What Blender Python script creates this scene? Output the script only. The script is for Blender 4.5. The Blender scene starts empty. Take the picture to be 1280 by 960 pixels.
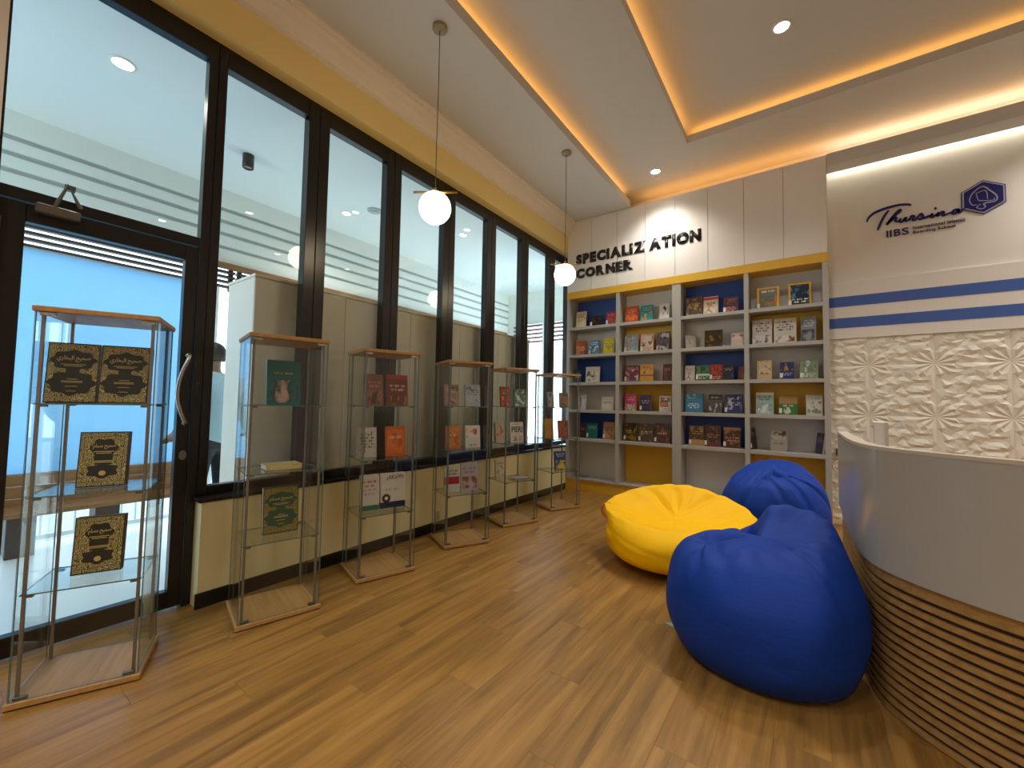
import bpy, bmesh, math, random
from math import sin, cos, pi, radians, hypot, atan2
from mathutils import Matrix, Vector
random.seed(7)
SC = bpy.context.scene
COL = SC.collection

# ------------------------------------------------------------------ camera
def make_camera():
    yaw, pitch, roll, fpx = 0.625884, 0.046959, 0.017940, 515.67
    f = Vector((-sin(yaw)*cos(pitch), cos(yaw)*cos(pitch), sin(pitch)))
    r = Vector((cos(yaw), sin(yaw), 0)); u = r.cross(f)
    r, u = r*cos(roll)+u*sin(roll), u*cos(roll)-r*sin(roll)
    cd = bpy.data.cameras.new('camera'); cd.sensor_fit = 'HORIZONTAL'; cd.sensor_width = 36
    cd.lens = fpx/1280*36; cd.clip_start = 0.02; cd.clip_end = 200
    o = bpy.data.objects.new('camera', cd); COL.objects.link(o)
    m = Matrix((r, u, -f)).transposed().to_4x4(); m.translation = Vector((3.0791, 0, 1.3))
    o.matrix_world = m
    SC.camera = o
make_camera()

# ------------------------------------------------------------------ world, exposure
SC.view_settings.view_transform = 'Standard'; SC.view_settings.look = 'None'
SC.view_settings.gamma = 1.0; SC.view_settings.use_curve_mapping = False
SC.view_settings.exposure = 0.35
W = bpy.data.worlds.new('sky'); SC.world = W; W.use_nodes = True
bg = W.node_tree.nodes['Background']
bg.inputs['Color'].default_value = (0.68, 0.86, 1.0, 1); bg.inputs['Strength'].default_value = 3.6
SC.cycles.transparent_max_bounces = 48
SC.cycles.max_bounces = 10
SC.cycles.diffuse_bounces = 5
SC.cycles.sample_clamp_indirect = 6.0
SC.cycles.caustics_reflective = False
SC.cycles.use_denoising = True

# lamp strengths
P_DOWN = 120.0      # ceiling downlights (W)
P_TERR = 60.0      # terrace downlights (W)
E_GLOBE = 14.0      # pendant globes
E_COVE = 5.2      # warm cove strips
E_WHITE = 10.0     # cool strip above the logo wall

# ------------------------------------------------------------------ materials
def lin(c):
    if isinstance(c, str):
        c = c.lstrip('#'); c = tuple(int(c[i:i+2], 16)/255 for i in (0, 2, 4))
    return tuple((x/12.92 if x <= 0.04045 else ((x+0.055)/1.055)**2.4) for x in c[:3]) + (1.0,)

class NT:
    def __init__(s, name):
        s.m = bpy.data.materials.new(name); s.m.use_nodes = True
        s.t = s.m.node_tree; s.t.nodes.clear()
        s.out = s.t.nodes.new('ShaderNodeOutputMaterial')
    def n(s, typ, **kw):
        nd = s.t.nodes.new('ShaderNode'+typ)
        for k, v in kw.items():
            if k.startswith('i_'):
                key = k[2:]; key = int(key) if key.isdigit() else key.replace('_', ' ')
                s.set(nd, key, v)
            else: setattr(nd, k, v)
        return nd
    def set(s, nd, key, v):
        if isinstance(v, bpy.types.NodeSocket): s.t.links.new(v, nd.inputs[key])
        else: nd.inputs[key].default_value = v
    def math(s, op, a, b=0.0, c=None):
        nd = s.n('Math', operation=op); s.set(nd, 0, a); s.set(nd, 1, b)
        if c is not None: s.set(nd, 2, c)
        return nd.outputs[0]
    def mix(s, fac, a, b, blend='MIX'):
        nd = s.n('MixRGB', blend_type=blend); s.set(nd, 0, fac); s.set(nd, 1, a); s.set(nd, 2, b); return nd.outputs[0]
    def band(s, v, a, b):
        return s.math('MULTIPLY', s.math('GREATER_THAN', v, a), s.math('LESS_THAN', v, b))
    def coords(s, kind='Generated', scale=(1, 1, 1), loc=(0, 0, 0)):
        tc = s.n('TexCoord'); mp = s.n('Mapping'); s.t.links.new(tc.outputs[kind], mp.inputs[0])
        mp.inputs['Scale'].default_value = scale; mp.inputs['Location'].default_value = loc
        return mp.outputs[0]
    def noise(s, vec, scale=5, detail=3, rough=0.5, distort=0.0):
        nd = s.n('TexNoise'); s.set(nd, 'Vector', vec); nd.inputs['Scale'].default_value = scale
        nd.inputs['Detail'].default_value = detail; nd.inputs['Roughness'].default_value = rough
        nd.inputs['Distortion'].default_value = distort
        return nd.outputs[0]
    def ramp(s, fac, stops):
        nd = s.n('ValToRGB'); s.set(nd, 0, fac); e = nd.color_ramp.elements
        while len(e) < len(stops): e.new(0.5)
        for el, (p, c) in zip(e, stops): el.position = p; el.color = c
        return nd.outputs[0]
    def bump(s, h, strength=0.2, dist=0.01):
        nd = s.n('Bump'); s.set(nd, 'Height', h); nd.inputs['Strength'].default_value = strength
        nd.inputs['Distance'].default_value = dist; return nd.outputs[0]
    def pbr(s, color, rough=0.5, metal=0.0, spec=0.5, normal=None, **kw):
        nd = s.n('BsdfPrincipled'); s.set(nd, 'Base Color', color); s.set(nd, 'Roughness', rough)
        s.set(nd, 'Metallic', metal); s.set(nd, 'Specular IOR Level', spec)
        if normal is not None: s.set(nd, 'Normal', normal)
        for k, v in kw.items(): s.set(nd, k.replace('_', ' '), v)
        s.t.links.new(nd.outputs[0], s.out.inputs[0]); return s.m

def plain(name, c, rough=0.5, metal=0.0, spec=0.5, grain=0.04, scale=6.0, bump=0.0):
    """one colour with faint procedural mottling"""
    t = NT(name); v = t.coords('Object'); nz = t.noise(v, scale, 3)
    a = lin(c); d = tuple(x*(1-grain*2) for x in a[:3])+(1,)
    col = t.mix(nz, d, a)
    nrm = t.bump(t.noise(v, scale*12, 2), bump, 0.004) if bump else None
    return t.pbr(col, rough, metal, spec, nrm)

def emit(name, c, strength):
    t = NT(name); nd = t.n('Emission'); nd.inputs[0].default_value = lin(c); nd.inputs[1].default_value = strength
    t.t.links.new(nd.outputs[0], t.out.inputs[0]); return t.m

def glass(name, tint=(1, 1, 1), f0=0.045, rough=0.0):
    t = NT(name)
    lw = t.n('LayerWeight'); lw.inputs[0].default_value = 0.5
    p5 = t.math('POWER', lw.outputs['Facing'], 5.0)
    fac = t.math('MULTIPLY_ADD', p5, 0.9, f0)
    tr = t.n('BsdfTransparent'); tr.inputs[0].default_value = tint + (1,)
    gl = t.n('BsdfGlossy'); gl.inputs['Roughness'].default_value = rough
    mx = t.n('MixShader'); t.set(mx, 0, fac); t.t.links.new(tr.outputs[0], mx.inputs[1]); t.t.links.new(gl.outputs[0], mx.inputs[2])
    t.t.links.new(mx.outputs[0], t.out.inputs[0]); return t.m

def wood_floor():
    t = NT('wood_floor')
    oi = t.n('ObjectInfo'); rnd = oi.outputs['Random']
    off = t.n('CombineXYZ'); t.set(off, 0, t.math('MULTIPLY', rnd, 37.0)); t.set(off, 1, t.math('MULTIPLY', rnd, 91.0))
    tc = t.n('TexCoord'); ad = t.n('VectorMath', operation='ADD')
    t.set(ad, 0, tc.outputs['Object']); t.set(ad, 1, off.outputs[0])
    mp = t.n('Mapping'); t.set(mp, 0, ad.outputs[0]); mp.inputs['Scale'].default_value = (9.0, 0.9, 9.0)
    g = t.noise(mp.outputs[0], 1.6, 6, 0.62, 0.6)
    mp2 = t.n('Mapping'); t.set(mp2, 0, ad.outputs[0]); mp2.inputs['Scale'].default_value = (34.0, 1.6, 1.0)
    f = t.noise(mp2.outputs[0], 1.0, 4, 0.6)
    mp3 = t.n('Mapping'); t.set(mp3, 0, ad.outputs[0]); mp3.inputs['Scale'].default_value = (16.0, 4.5, 1.0)
    kn = t.noise(mp3.outputs[0], 1.0, 3, 0.6, 1.2)
    col = t.ramp(g, [(0.30, lin('#644825')), (0.45, lin('#8c6630')), (0.56, lin('#a57a3a')), (0.74, lin('#b88d4c'))])
    col = t.mix(0.32, col, t.ramp(f, [(0.3, lin('#7a582c')), (0.62, lin('#ad844a'))]))
    col = t.mix(t.ramp(kn, [(0.66, (0, 0, 0, 1)), (0.78, (0.55, 0.55, 0.55, 1))]), col, lin('#6b4822'))
    tint = t.ramp(rnd, [(0.0, (0.90, 0.89, 0.88, 1)), (0.5, (0.97, 0.96, 0.94, 1)), (1.0, (1.04, 1.02, 0.98, 1))])
    col = t.mix(1.0, col, tint, 'MULTIPLY')
    nr = t.bump(f, 0.08, 0.002)
    return t.pbr(col, 0.36, 0, 0.45, nr)

def wood(name, c1, c2, axis='X', rough=0.45):
    t = NT(name)
    s = {'X': (1.2, 22, 22), 'Y': (22, 1.2, 22), 'Z': (22, 22, 1.2)}[axis]
    v = t.coords('Object', s); g = t.noise(v, 1.5, 5, 0.6, 0.4)
    col = t.ramp(g, [(0.3, lin(c1)), (0.7, lin(c2))])
    return t.pbr(col, rough, 0, 0.4, t.bump(g, 0.06, 0.002))

def fabric(name, c, c2):
    t = NT(name); v = t.coords('Object')
    big = t.noise(v, 3.2, 3, 0.55, 0.4); fine = t.noise(v, 260, 2)
    mid = t.noise(t.coords('Object', (5, 5, 11)), 1.6, 3, 0.55, 0.5)
    col = t.mix(t.math('MULTIPLY', fine, 0.5), lin(c), lin(c2))
    h = t.math('ADD', t.math('MULTIPLY', mid, 1.0), t.math('MULTIPLY', fine, 0.03))
    h = t.math('ADD', h, big)
    return t.pbr(col, 0.6, 0, 0.22, t.bump(h, 0.10, 0.05))

def cover(name, base, pic=None, title=None, band=None, frame=None, rough=0.28):
    """printed book cover: base colour, blotchy picture area, band, lines of print, frame"""
    t = NT(name); tc = t.n('TexCoord'); sp = t.n('SeparateXYZ'); t.set(sp, 0, tc.outputs['Generated'])
    x, z = sp.outputs[0], sp.outputs[2]
    seed = (sum(ord(ch)*(i+3) for i, ch in enumerate(name)) % 97)*1.37
    v = t.n('CombineXYZ'); t.set(v, 0, t.math('ADD', x, seed)); t.set(v, 1, z)
    col = t.mix(t.noise(v.outputs[0], 9, 3), lin(base), tuple(min(1, q*0.82) for q in lin(base)[:3])+(1,))
    if pic:
        c2, c3, z0, z1 = pic
        nz = t.noise(v.outputs[0], 3.0, 2, 0.5, 0.4)
        pc = t.ramp(nz, [(0.38, lin(c2)), (0.5, lin(c3)), (0.62, lin(base))])
        msk = t.math('MULTIPLY', t.band(z, z0, z1), t.band(x, 0.07, 0.93))
        col = t.mix(msk, col, pc)
    if band:
        cb, z0, z1 = band; col = t.mix(t.band(z, z0, z1), col, lin(cb))
    if frame:
        inn = t.math('MULTIPLY', t.band(x, 0.09, 0.91), t.band(z, 0.07, 0.93))
        col = t.mix(inn, lin(frame), col)
    if title:
        ct, z0, z1 = title
        rows = max(1, round((z1-z0)/0.11))
        br = t.n('TexBrick'); vv = t.n('CombineXYZ')
        t.set(vv, 0, t.math('MULTIPLY', x, 1.3)); t.set(vv, 1, t.math('MULTIPLY', t.math('SUBTRACT', z, z0), rows*0.25/(z1-z0)))
        t.set(br, 'Vector', vv.outputs[0]); br.inputs['Scale'].default_value = 1.0
        br.inputs['Mortar Size'].default_value = 0.066; br.inputs['Brick Width'].default_value = 0.42; br.inputs['Row Height'].default_value = 0.25
        br.inputs['Mortar Smooth'].default_value = 0.4
        ink = t.math('SUBTRACT', 1.0, br.outputs['Fac'])
        letters = t.math('GREATER_THAN', t.noise(t.mapv(v.outputs[0], (34, 3, 1)), 1.0, 0), 0.46)
        msk = t.math('MULTIPLY', t.math('MULTIPLY', t.band(z, z0, z1), t.band(x, 0.14, 0.86)), t.math('MULTIPLY', ink, letters))
        col = t.mix(msk, col, lin(ct))
    return t.pbr(col, rough, 0, 0.5)
def _mapv(s, vec, scale):
    mp = s.n('Mapping'); s.set(mp, 0, vec); mp.inputs['Scale'].default_value = scale; return mp.outputs[0]
NT.mapv = _mapv

def gilt(name, c1, c2, c3):
    """gold-stamped arabesque ground"""
    t = NT(name); v = t.coords('Generated', (7, 1, 9))
    vo = t.n('TexVoronoi', feature='F1'); t.set(vo, 'Vector', v); vo.inputs['Scale'].default_value = 1.6
    wv = t.math('SINE', t.math('MULTIPLY', vo.outputs['Distance'], 22.0))
    col = t.ramp(t.math('MULTIPLY_ADD', wv, 0.5, 0.5), [(0.25, lin(c1)), (0.6, lin(c2)), (0.9, lin(c3))])
    return t.pbr(col, 0.4, 0.25, 0.5)

def frosted(name, c):
    t = NT(name)
    d = t.n('BsdfDiffuse'); d.inputs[0].default_value = lin(c)
    tr = t.n('BsdfTranslucent'); tr.inputs[0].default_value = lin(c)
    mx = t.n('MixShader'); mx.inputs[0].default_value = 0.75
    t.t.links.new(d.outputs[0], mx.inputs[1]); t.t.links.new(tr.outputs[0], mx.inputs[2])
    t.t.links.new(mx.outputs[0], t.out.inputs[0]); return t.m

M = {}
M['floor'] = wood_floor()
M['ceil'] = plain('ceiling_paint', '#cbc8c2', 0.7, grain=0.02)
M['lip'] = plain('cove_lip_paint', '#d2c8b6', 0.7, grain=0.02)
M['yellow_wall'] = plain('ochre_wall_paint', '#eed48c', 0.6, grain=0.03)
M['low_wall'] = plain('pale_yellow_panel', '#f4e8b4', 0.42, grain=0.03)
M['cornice'] = plain('cornice_paint', '#e6dcca', 0.6, grain=0.02)
M['beige'] = plain('beige_wall_paint', '#e6dccf', 0.65, grain=0.02)
M['room'] = plain('room_wall_paint', '#e0d9ce', 0.65, grain=0.02)
M['black'] = plain('black_powder_coat', '#17120e', 0.32, grain=0.1)
M['blackbase'] = plain('black_skirting', '#1d1a17', 0.3, grain=0.1)
M['glass'] = glass('window_glass', (0.94, 0.97, 0.965), 0.036)
M['cabglass'] = glass('cabinet_glass', (0.985, 0.994, 0.990), 0.018)
M['shelfglass'] = glass('shelf_glass', (0.955, 0.98, 0.97), 0.04)
M['glassedge'] = plain('green_glass_edge', '#5f7a70', 0.15, grain=0.05)
M['steel'] = plain('brushed_aluminium', '#8b8984', 0.35, 0.7, grain=0.05)
M['chrome'] = plain('satin_chrome', '#b9b6ae', 0.25, 0.9, grain=0.03)
M['dark'] = plain('dark_hinge_metal', '#6a645a', 0.4, 0.5)
M['cabwood'] = wood('beech_board', '#a67c48', '#bf955e', 'Y')
M['white_panel'] = plain('white_laminate', '#e9e3db', 0.4, grain=0.015)
M['grey'] = plain('grey_laminate', '#aeaba4', 0.45, grain=0.02)
M['greyback'] = plain('light_grey_back_panel', '#d8dadc', 0.5, grain=0.02)
M['blueback'] = plain('royal_blue_back_panel', '#2a50a8', 0.45, grain=0.03)
M['mustard'] = plain('mustard_back_panel', '#e8ba3c', 0.45, grain=0.03)
M['yellow_strip'] = plain('yellow_fascia', '#dfae34', 0.45, grain=0.03)
M['sign_black'] = plain('black_acrylic', '#1b1412', 0.35)
M['logo_navy'] = plain('navy_acrylic', '#1a1768', 0.3)
M['logo_line'] = plain('silver_acrylic', '#aeb0c6', 0.3)
M['logo_grey'] = plain('violet_grey_acrylic', '#6a5f78', 0.4)
M['stripe_blue'] = plain('blue_stripe', '#4463ad', 0.45, grain=0.02)
M['tile'] = plain('white_relief_panel', '#ece5d8', 0.5, grain=0.02)
M['counter'] = plain('counter_grey_laminate', '#b2b1ac', 0.24, grain=0.01)
M['counter_rim'] = plain('counter_rim', '#cdc4b4', 0.4)
M['slat'] = wood('walnut_slat', '#9a7642', '#bb965e', 'X', 0.5)
M['slat_gap'] = plain('walnut_groove', '#4a3216', 0.6)
M['bag_yellow'] = fabric('yellow_bag_cloth', '#ffc800', '#ffb800')
M['bag_blue'] = fabric('blue_bag_cloth', '#0f3c9c', '#0c338c')
M['bag_orange'] = plain('orange_webbing', '#e08a14', 0.6)
M['bag_tag'] = plain('pale_tag', '#b9d3d6', 0.6)
M['brass'] = plain('brass', '#b58a45', 0.3, 0.85)
M['cord'] = plain('black_cord', '#241f1a', 0.6)
M['canopy'] = plain('champagne_canopy', '#9a8d6a', 0.4, 0.4)
M['globe'] = emit('opal_globe', '#ffe9c4', E_GLOBE)
M['cove'] = emit('warm_led', '#ffb45c', E_COVE)
M['whiteled'] = emit('cool_led', '#f2f0dc', E_WHITE)
M['lamp'] = emit('downlight_lens', '#fff6e6', 22.0)
M['lamp_ring'] = plain('white_lamp_ring', '#e6e0d6', 0.4)
M['pages'] = plain('book_pages', '#e4dcc6', 0.7, grain=0.06, scale=60)
M['sticker'] = plain('white_spine_sticker', '#e8e4dc', 0.5)
M['maroon'] = plain('maroon_leather', '#4a211c', 0.4, grain=0.1)
M['darkcover'] = plain('black_green_cloth', '#1a1c16', 0.4, grain=0.1)
M['ink'] = plain('dark_print', '#2a2622', 0.6)
M['print_white'] = plain('white_print', '#e6e2da', 0.6)
M['gold'] = plain('gold_foil', '#d8bd77', 0.35, 0.4)
M['socket'] = plain('grey_socket', '#b5ab95', 0.4)
M['t_ceil'] = plain('terrace_ceiling', '#e4e8e4', 0.7, grain=0.02)
M['t_wall'] = plain('terrace_bulkhead', '#e0e2da', 0.6, grain=0.02)
M['t_groove'] = plain('bulkhead_groove', '#b4bbba', 0.6)
M['t_floor'] = plain('terrace_floor_tile', '#d2d8da', 0.3, grain=0.03)
M['t_white'] = plain('white_terrace_post', '#d7dcdc', 0.5)
M['louver'] = plain('dark_louver', '#3b3330', 0.5)
M['louver_red'] = plain('rust_red_louver', '#8c5a4e', 0.5)
M['timber'] = wood('bench_timber', '#6e4a2c', '#94683f', 'Y')
M['locker'] = plain('grey_beige_locker', '#ddd3c2', 0.5, grain=0.03)
M['frost'] = frosted('frosted_film', '#aacbe0')
M['ground'] = plain('courtyard_paving', '#b4b8b6', 0.8, grain=0.1)
M['shirt'] = plain('blue_grey_shirt', '#a8c8d8', 0.8, grain=0.1)
M['trouser'] = plain('dark_trousers', '#20262c', 0.8)
M['skin'] = plain('skin', '#8f6a52', 0.5)
M['hair'] = plain('black_hair', '#14110f', 0.6)

# ------------------------------------------------------------------ mesh helpers
class MB:
    def __init__(s): s.v = []; s.f = []; s.mi = []
    def add(s, vs, fs, mi=0):
        o = len(s.v); s.v += [tuple(p) for p in vs]; s.f += [tuple(i+o for i in f) for f in fs]; s.mi += [mi]*len(fs); return s
    def box(s, x0, x1, y0, y1, z0, z1, mi=0):
        return s.add([(x0, y0, z0), (x1, y0, z0), (x1, y1, z0), (x0, y1, z0), (x0, y0, z1), (x1, y0, z1), (x1, y1, z1), (x0, y1, z1)],
                     [(0, 3, 2, 1), (4, 5, 6, 7), (0, 1, 5, 4), (1, 2, 6, 5), (2, 3, 7, 6), (3, 0, 4, 7)], mi)
    def mbox(s, mat, sx, sy, sz, mi=0):
        h = [(-1, -1, -1), (1, -1, -1), (1, 1, -1), (-1, 1, -1), (-1, -1, 1), (1, -1, 1), (1, 1, 1), (-1, 1, 1)]
        return s.add([mat @ Vector((a*sx/2, b*sy/2, c*sz/2)) for a, b, c in h],
                     [(0, 3, 2, 1), (4, 5, 6, 7), (0, 1, 5, 4), (1, 2, 6, 5), (2, 3, 7, 6), (3, 0, 4, 7)], mi)
    def prism(s, poly, a0, a1, fn, mi=0):
        """poly of 2-D points (counter-clockwise as fn sees them), swept between a0 and a1; fn(p, q, a) -> xyz"""
        n = len(poly)
        s.add([fn(p, q, a0) for p, q in poly]+[fn(p, q, a1) for p, q in poly],
              [tuple(range(n))[::-1], tuple(range(n, 2*n))]+[(i, (i+1) % n, n+(i+1) % n, n+i) for i in range(n)], mi); return s
    def tube(s, pts, r, n=10, mi=0, cap=True):
        pts = [Vector(p) for p in pts]; rr = r if isinstance(r, (list, tuple)) else [r]*len(pts)
        rings = []; up = None
        for i, p in enumerate(pts):
            d = (pts[min(i+1, len(pts)-1)]-pts[max(i-1, 0)]).normalized()
            if up is None: up = Vector((0, 0, 1)) if abs(d.z) < 0.9 else Vector((1, 0, 0))
            a = d.cross(up).normalized(); b = a.cross(d).normalized(); up = b
            rings.append([p+(a*cos(2*pi*k/n)+b*sin(2*pi*k/n))*rr[i] for k in range(n)])
        vs = [q for rg in rings for q in rg]; fs = []
        for i in range(len(pts)-1):
            for k in range(n):
                k2 = (k+1) % n; fs.append((i*n+k, i*n+k2, (i+1)*n+k2, (i+1)*n+k))
        if cap: fs.append(tuple(range(n))[::-1]); fs.append(tuple((len(pts)-1)*n+k for k in range(n)))
        return s.add(vs, fs, mi)
    def lathe(s, prof, n=24, c=(0, 0, 0), mi=0):
        vs = []; fs = []
        for r, z in prof:
            for k in range(n): vs.append((c[0]+r*cos(2*pi*k/n), c[1]+r*sin(2*pi*k/n), c[2]+z))
        for i in range(len(prof)-1):
            for k in range(n):
                k2 = (k+1) % n; fs.append((i*n+k, i*n+k2, (i+1)*n+k2, (i+1)*n+k))
        fs.append(tuple(range(n))[::-1]); fs.append(tuple((len(prof)-1)*n+k for k in range(n)))
        return s.add(vs, fs, mi)
    def mesh(s, name):
        me = bpy.data.meshes.new(name); me.from_pydata(s.v, [], s.f); me.update(); return me
    def build(s, name, mats, parent=None, smooth=False, bevel=0.0, loc=None, seg=1):
        me = s.mesh(name)
        mats = mats if isinstance(mats, (list, tuple)) else [mats]
        for m in mats: me.materials.append(M[m] if isinstance(m, str) else m)
        if len(mats) > 1: me.polygons.foreach_set('material_index', s.mi)
        if smooth: me.polygons.foreach_set('use_smooth', [True]*len(me.polygons))
        bm = bmesh.new(); bm.from_mesh(me); bmesh.ops.recalc_face_normals(bm, faces=bm.faces); 
        if bevel: bmesh.ops.bevel(bm, geom=bm.edges[:], offset=bevel, segments=seg, affect='EDGES', clamp_overlap=True)
        bm.to_mesh(me); bm.free()
        o = bpy.data.objects.new(name, me); COL.objects.link(o)
        if parent: o.parent = parent
        if loc: o.location = loc
        return o

def tag(o, label, cat, group=None):
    o['label'] = label; o['category'] = cat
    if group: o['group'] = group
    return o
def struct(o): o['kind'] = 'structure'; return o
def empty(name, loc=(0, 0, 0), rz=0.0, parent=None):
    o = bpy.data.objects.new(name, None); COL.objects.link(o); o.location = loc; o.rotation_euler = (0, 0, rz)
    o.empty_display_size = 0.1
    if parent: o.parent = parent
    return o
def thing(name, label, cat, loc=(0, 0, 0), rz=0.0, group=None): return tag(empty(name, loc, rz), label, cat, group)
def sbox(name, mat, *b, bevel=0.0): return struct(MB().box(*b).build(name, mat, bevel=bevel))
def copy_part(src, parent, loc=None):
    c = src.copy(); COL.objects.link(c); c.parent = parent
    if loc: c.location = loc
    return c

def text_mesh(body, size, extrude, bold=0.0, align='LEFT'):
    cu = bpy.data.curves.new('txt', 'FONT'); cu.body = body; cu.size = size; cu.extrude = extrude; cu.offset = bold
    cu.align_x = align; cu.resolution_u = 3
    o = bpy.data.objects.new('txt', cu); COL.objects.link(o)
    dg = bpy.context.evaluated_depsgraph_get(); dg.update()
    me = bpy.data.meshes.new_from_object(o.evaluated_get(dg))
    bpy.data.objects.remove(o); bpy.data.curves.remove(cu)
    return me
def mesh_obj(name, me, mat, parent=None):
    me.materials.clear(); me.materials.append(M[mat] if isinstance(mat, str) else mat)
    o = bpy.data.objects.new(name, me); COL.objects.link(o)
    if parent: o.parent = parent
    return o
def bounds(me):
    xs = [v.co.x for v in me.vertices]; ys = [v.co.y for v in me.vertices]
    return min(xs), max(xs), min(ys), max(ys)
def stand_up(me, x0, x1, z0, z1, y, flip=1):
    """lay a text mesh (xy) on the vertical plane y facing -y inside the given rectangle"""
    a, b, c, d = bounds(me)
    for v in me.vertices:
        X = x0+(v.co.x-a)/(b-a)*(x1-x0); Z = z0+(v.co.y-c)/(d-c)*(z1-z0); Y = y-v.co.z
        v.co = (X, Y, Z)
def smooth_path(pts, n=6):
    out = []; P = [Vector(p) for p in pts]
    for i in range(len(P)-1):
        p0 = P[max(i-1, 0)]; p1 = P[i]; p2 = P[i+1]; p3 = P[min(i+2, len(P)-1)]
        for k in range(n):
            t = k/n
            out.append(0.5*((2*p1)+(p2-p0)*t+(2*p0-5*p1+4*p2-p3)*t*t+(3*p1-p0-3*p2+p3)*t**3))
    out.append(P[-1]); return out
def ribbon(mb, pts, w, y0, y1, n=6, mi=0):
    """flat brush stroke on a vertical plane: pts are (x, z)"""
    P = smooth_path([(p[0], p[1], 0) for p in pts], n); L = []; R = []
    for i, p in enumerate(P):
        d = (P[min(i+1, len(P)-1)]-P[max(i-1, 0)]); d = d.normalized() if d.length > 1e-9 else Vector((1, 0, 0))
        nrm = Vector((-d.y, d.x, 0)); ww = w*(0.55+0.45*sin(pi*min(1, max(0, (i+1)/(len(P)+1)))))
        L.append(p+nrm*ww/2); R.append(p-nrm*ww/2)
    m = len(P); vs = [(q.x, y0, q.y) for q in L]+[(q.x, y0, q.y) for q in R]+[(q.x, y1, q.y) for q in L]+[(q.x, y1, q.y) for q in R]
    fs = []
    for i in range(m-1):
        fs += [(i, i+1, m+i+1, m+i), (2*m+i, 3*m+i, 3*m+i+1, 2*m+i+1), (i, 2*m+i, 2*m+i+1, i+1), (m+i, m+i+1, 3*m+i+1, 3*m+i)]
    fs += [(0, m, 3*m, 2*m), (m-1, 3*m-1, 4*m-1, 2*m-1)]
    mb.add(vs, fs, mi)

# ------------------------------------------------------------------ the room shell
XF = -0.11                       # face of the black window frames
D = 5.70                         # face of the book wall
YW = 6.0                         # logo wall
XR, YB = 6.9, -2.6               # far walls behind the camera's view
Z0, Z1, Z2 = 4.16, 4.35, 4.54    # soffit, first recess, inner recess

floor = struct(MB().box(-0.2, XR, YB, YW+0.2, -0.12, -0.004).build('floor', 'floor'))
PW, PL = 0.184, 1.22
pm = MB().box(-PW/2+0.0002, PW/2-0.0002, -0.5, 0.5, -0.0042, 0.0).build('plank', 'floor', bevel=0.0004)
pmesh = pm.data; bpy.data.objects.remove(pm)
row = 0; x = PW/2
while x < 4.7:
    y = -0.55-((row*0.37) % 1.0)*PL
    while y < YW-0.02:
        y1 = min(y+PL, YW-0.01); y0 = max(y, -0.55)
        if y1-y0 > 0.03:
            o = bpy.data.objects.new('plank', pmesh); COL.objects.link(o); o.parent = floor
            o.location = (x, (y0+y1)/2, 0); o.scale = (1, (y1-y0)-0.001, 1)
        y += PL
    x += PW; row += 1

# left wall: low panelled wall, band above the glazing, pier beside the door
sbox('wall_left', 'low_wall', -0.16, 0.0, 0.985, YW, 0.0, 0.645)
sbox('baseboard_left', 'blackbase', 0.0, 0.012, 0.972, D, 0.0, 0.094, bevel=0.002)
sbox('trim_1', 'blackbase', -0.16, 0.008, 0.972, D, 0.645, 0.672, bevel=0.003)
sbox('wall_left_head', 'yellow_wall', -0.16, 0.0, 0.02, YW, 3.69, Z0+0.3)
sbox('wall_left_pier', 'beige', -0.16, 0.0, YB, 0.105, 0.0, Z0+0.3)
cp = [(0, 3.95), (0.022, 3.95), (0.022, 3.985), (0.05, 4.0), (0.075, 4.05), (0.085, 4.085), (0.125, 4.10), (0.125, 4.13), (0.15, 4.135), (0.15, Z0), (0, Z0)]
struct(MB().prism(cp, 0.1, D, lambda p, q, a: (p, a, q)).build('trim_2', 'cornice'))
# remaining walls
sbox('wall_right', 'room', XR, XR+0.15, YB, YW+0.15, 0, 4.9)
sbox('wall_front', 'room', -0.16, XR, YB-0.15, YB, 0, 4.9)
wall_back = sbox('wall_back', 'white_panel', -0.16, XR, YW, YW+0.15, 0, 4.9)

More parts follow.
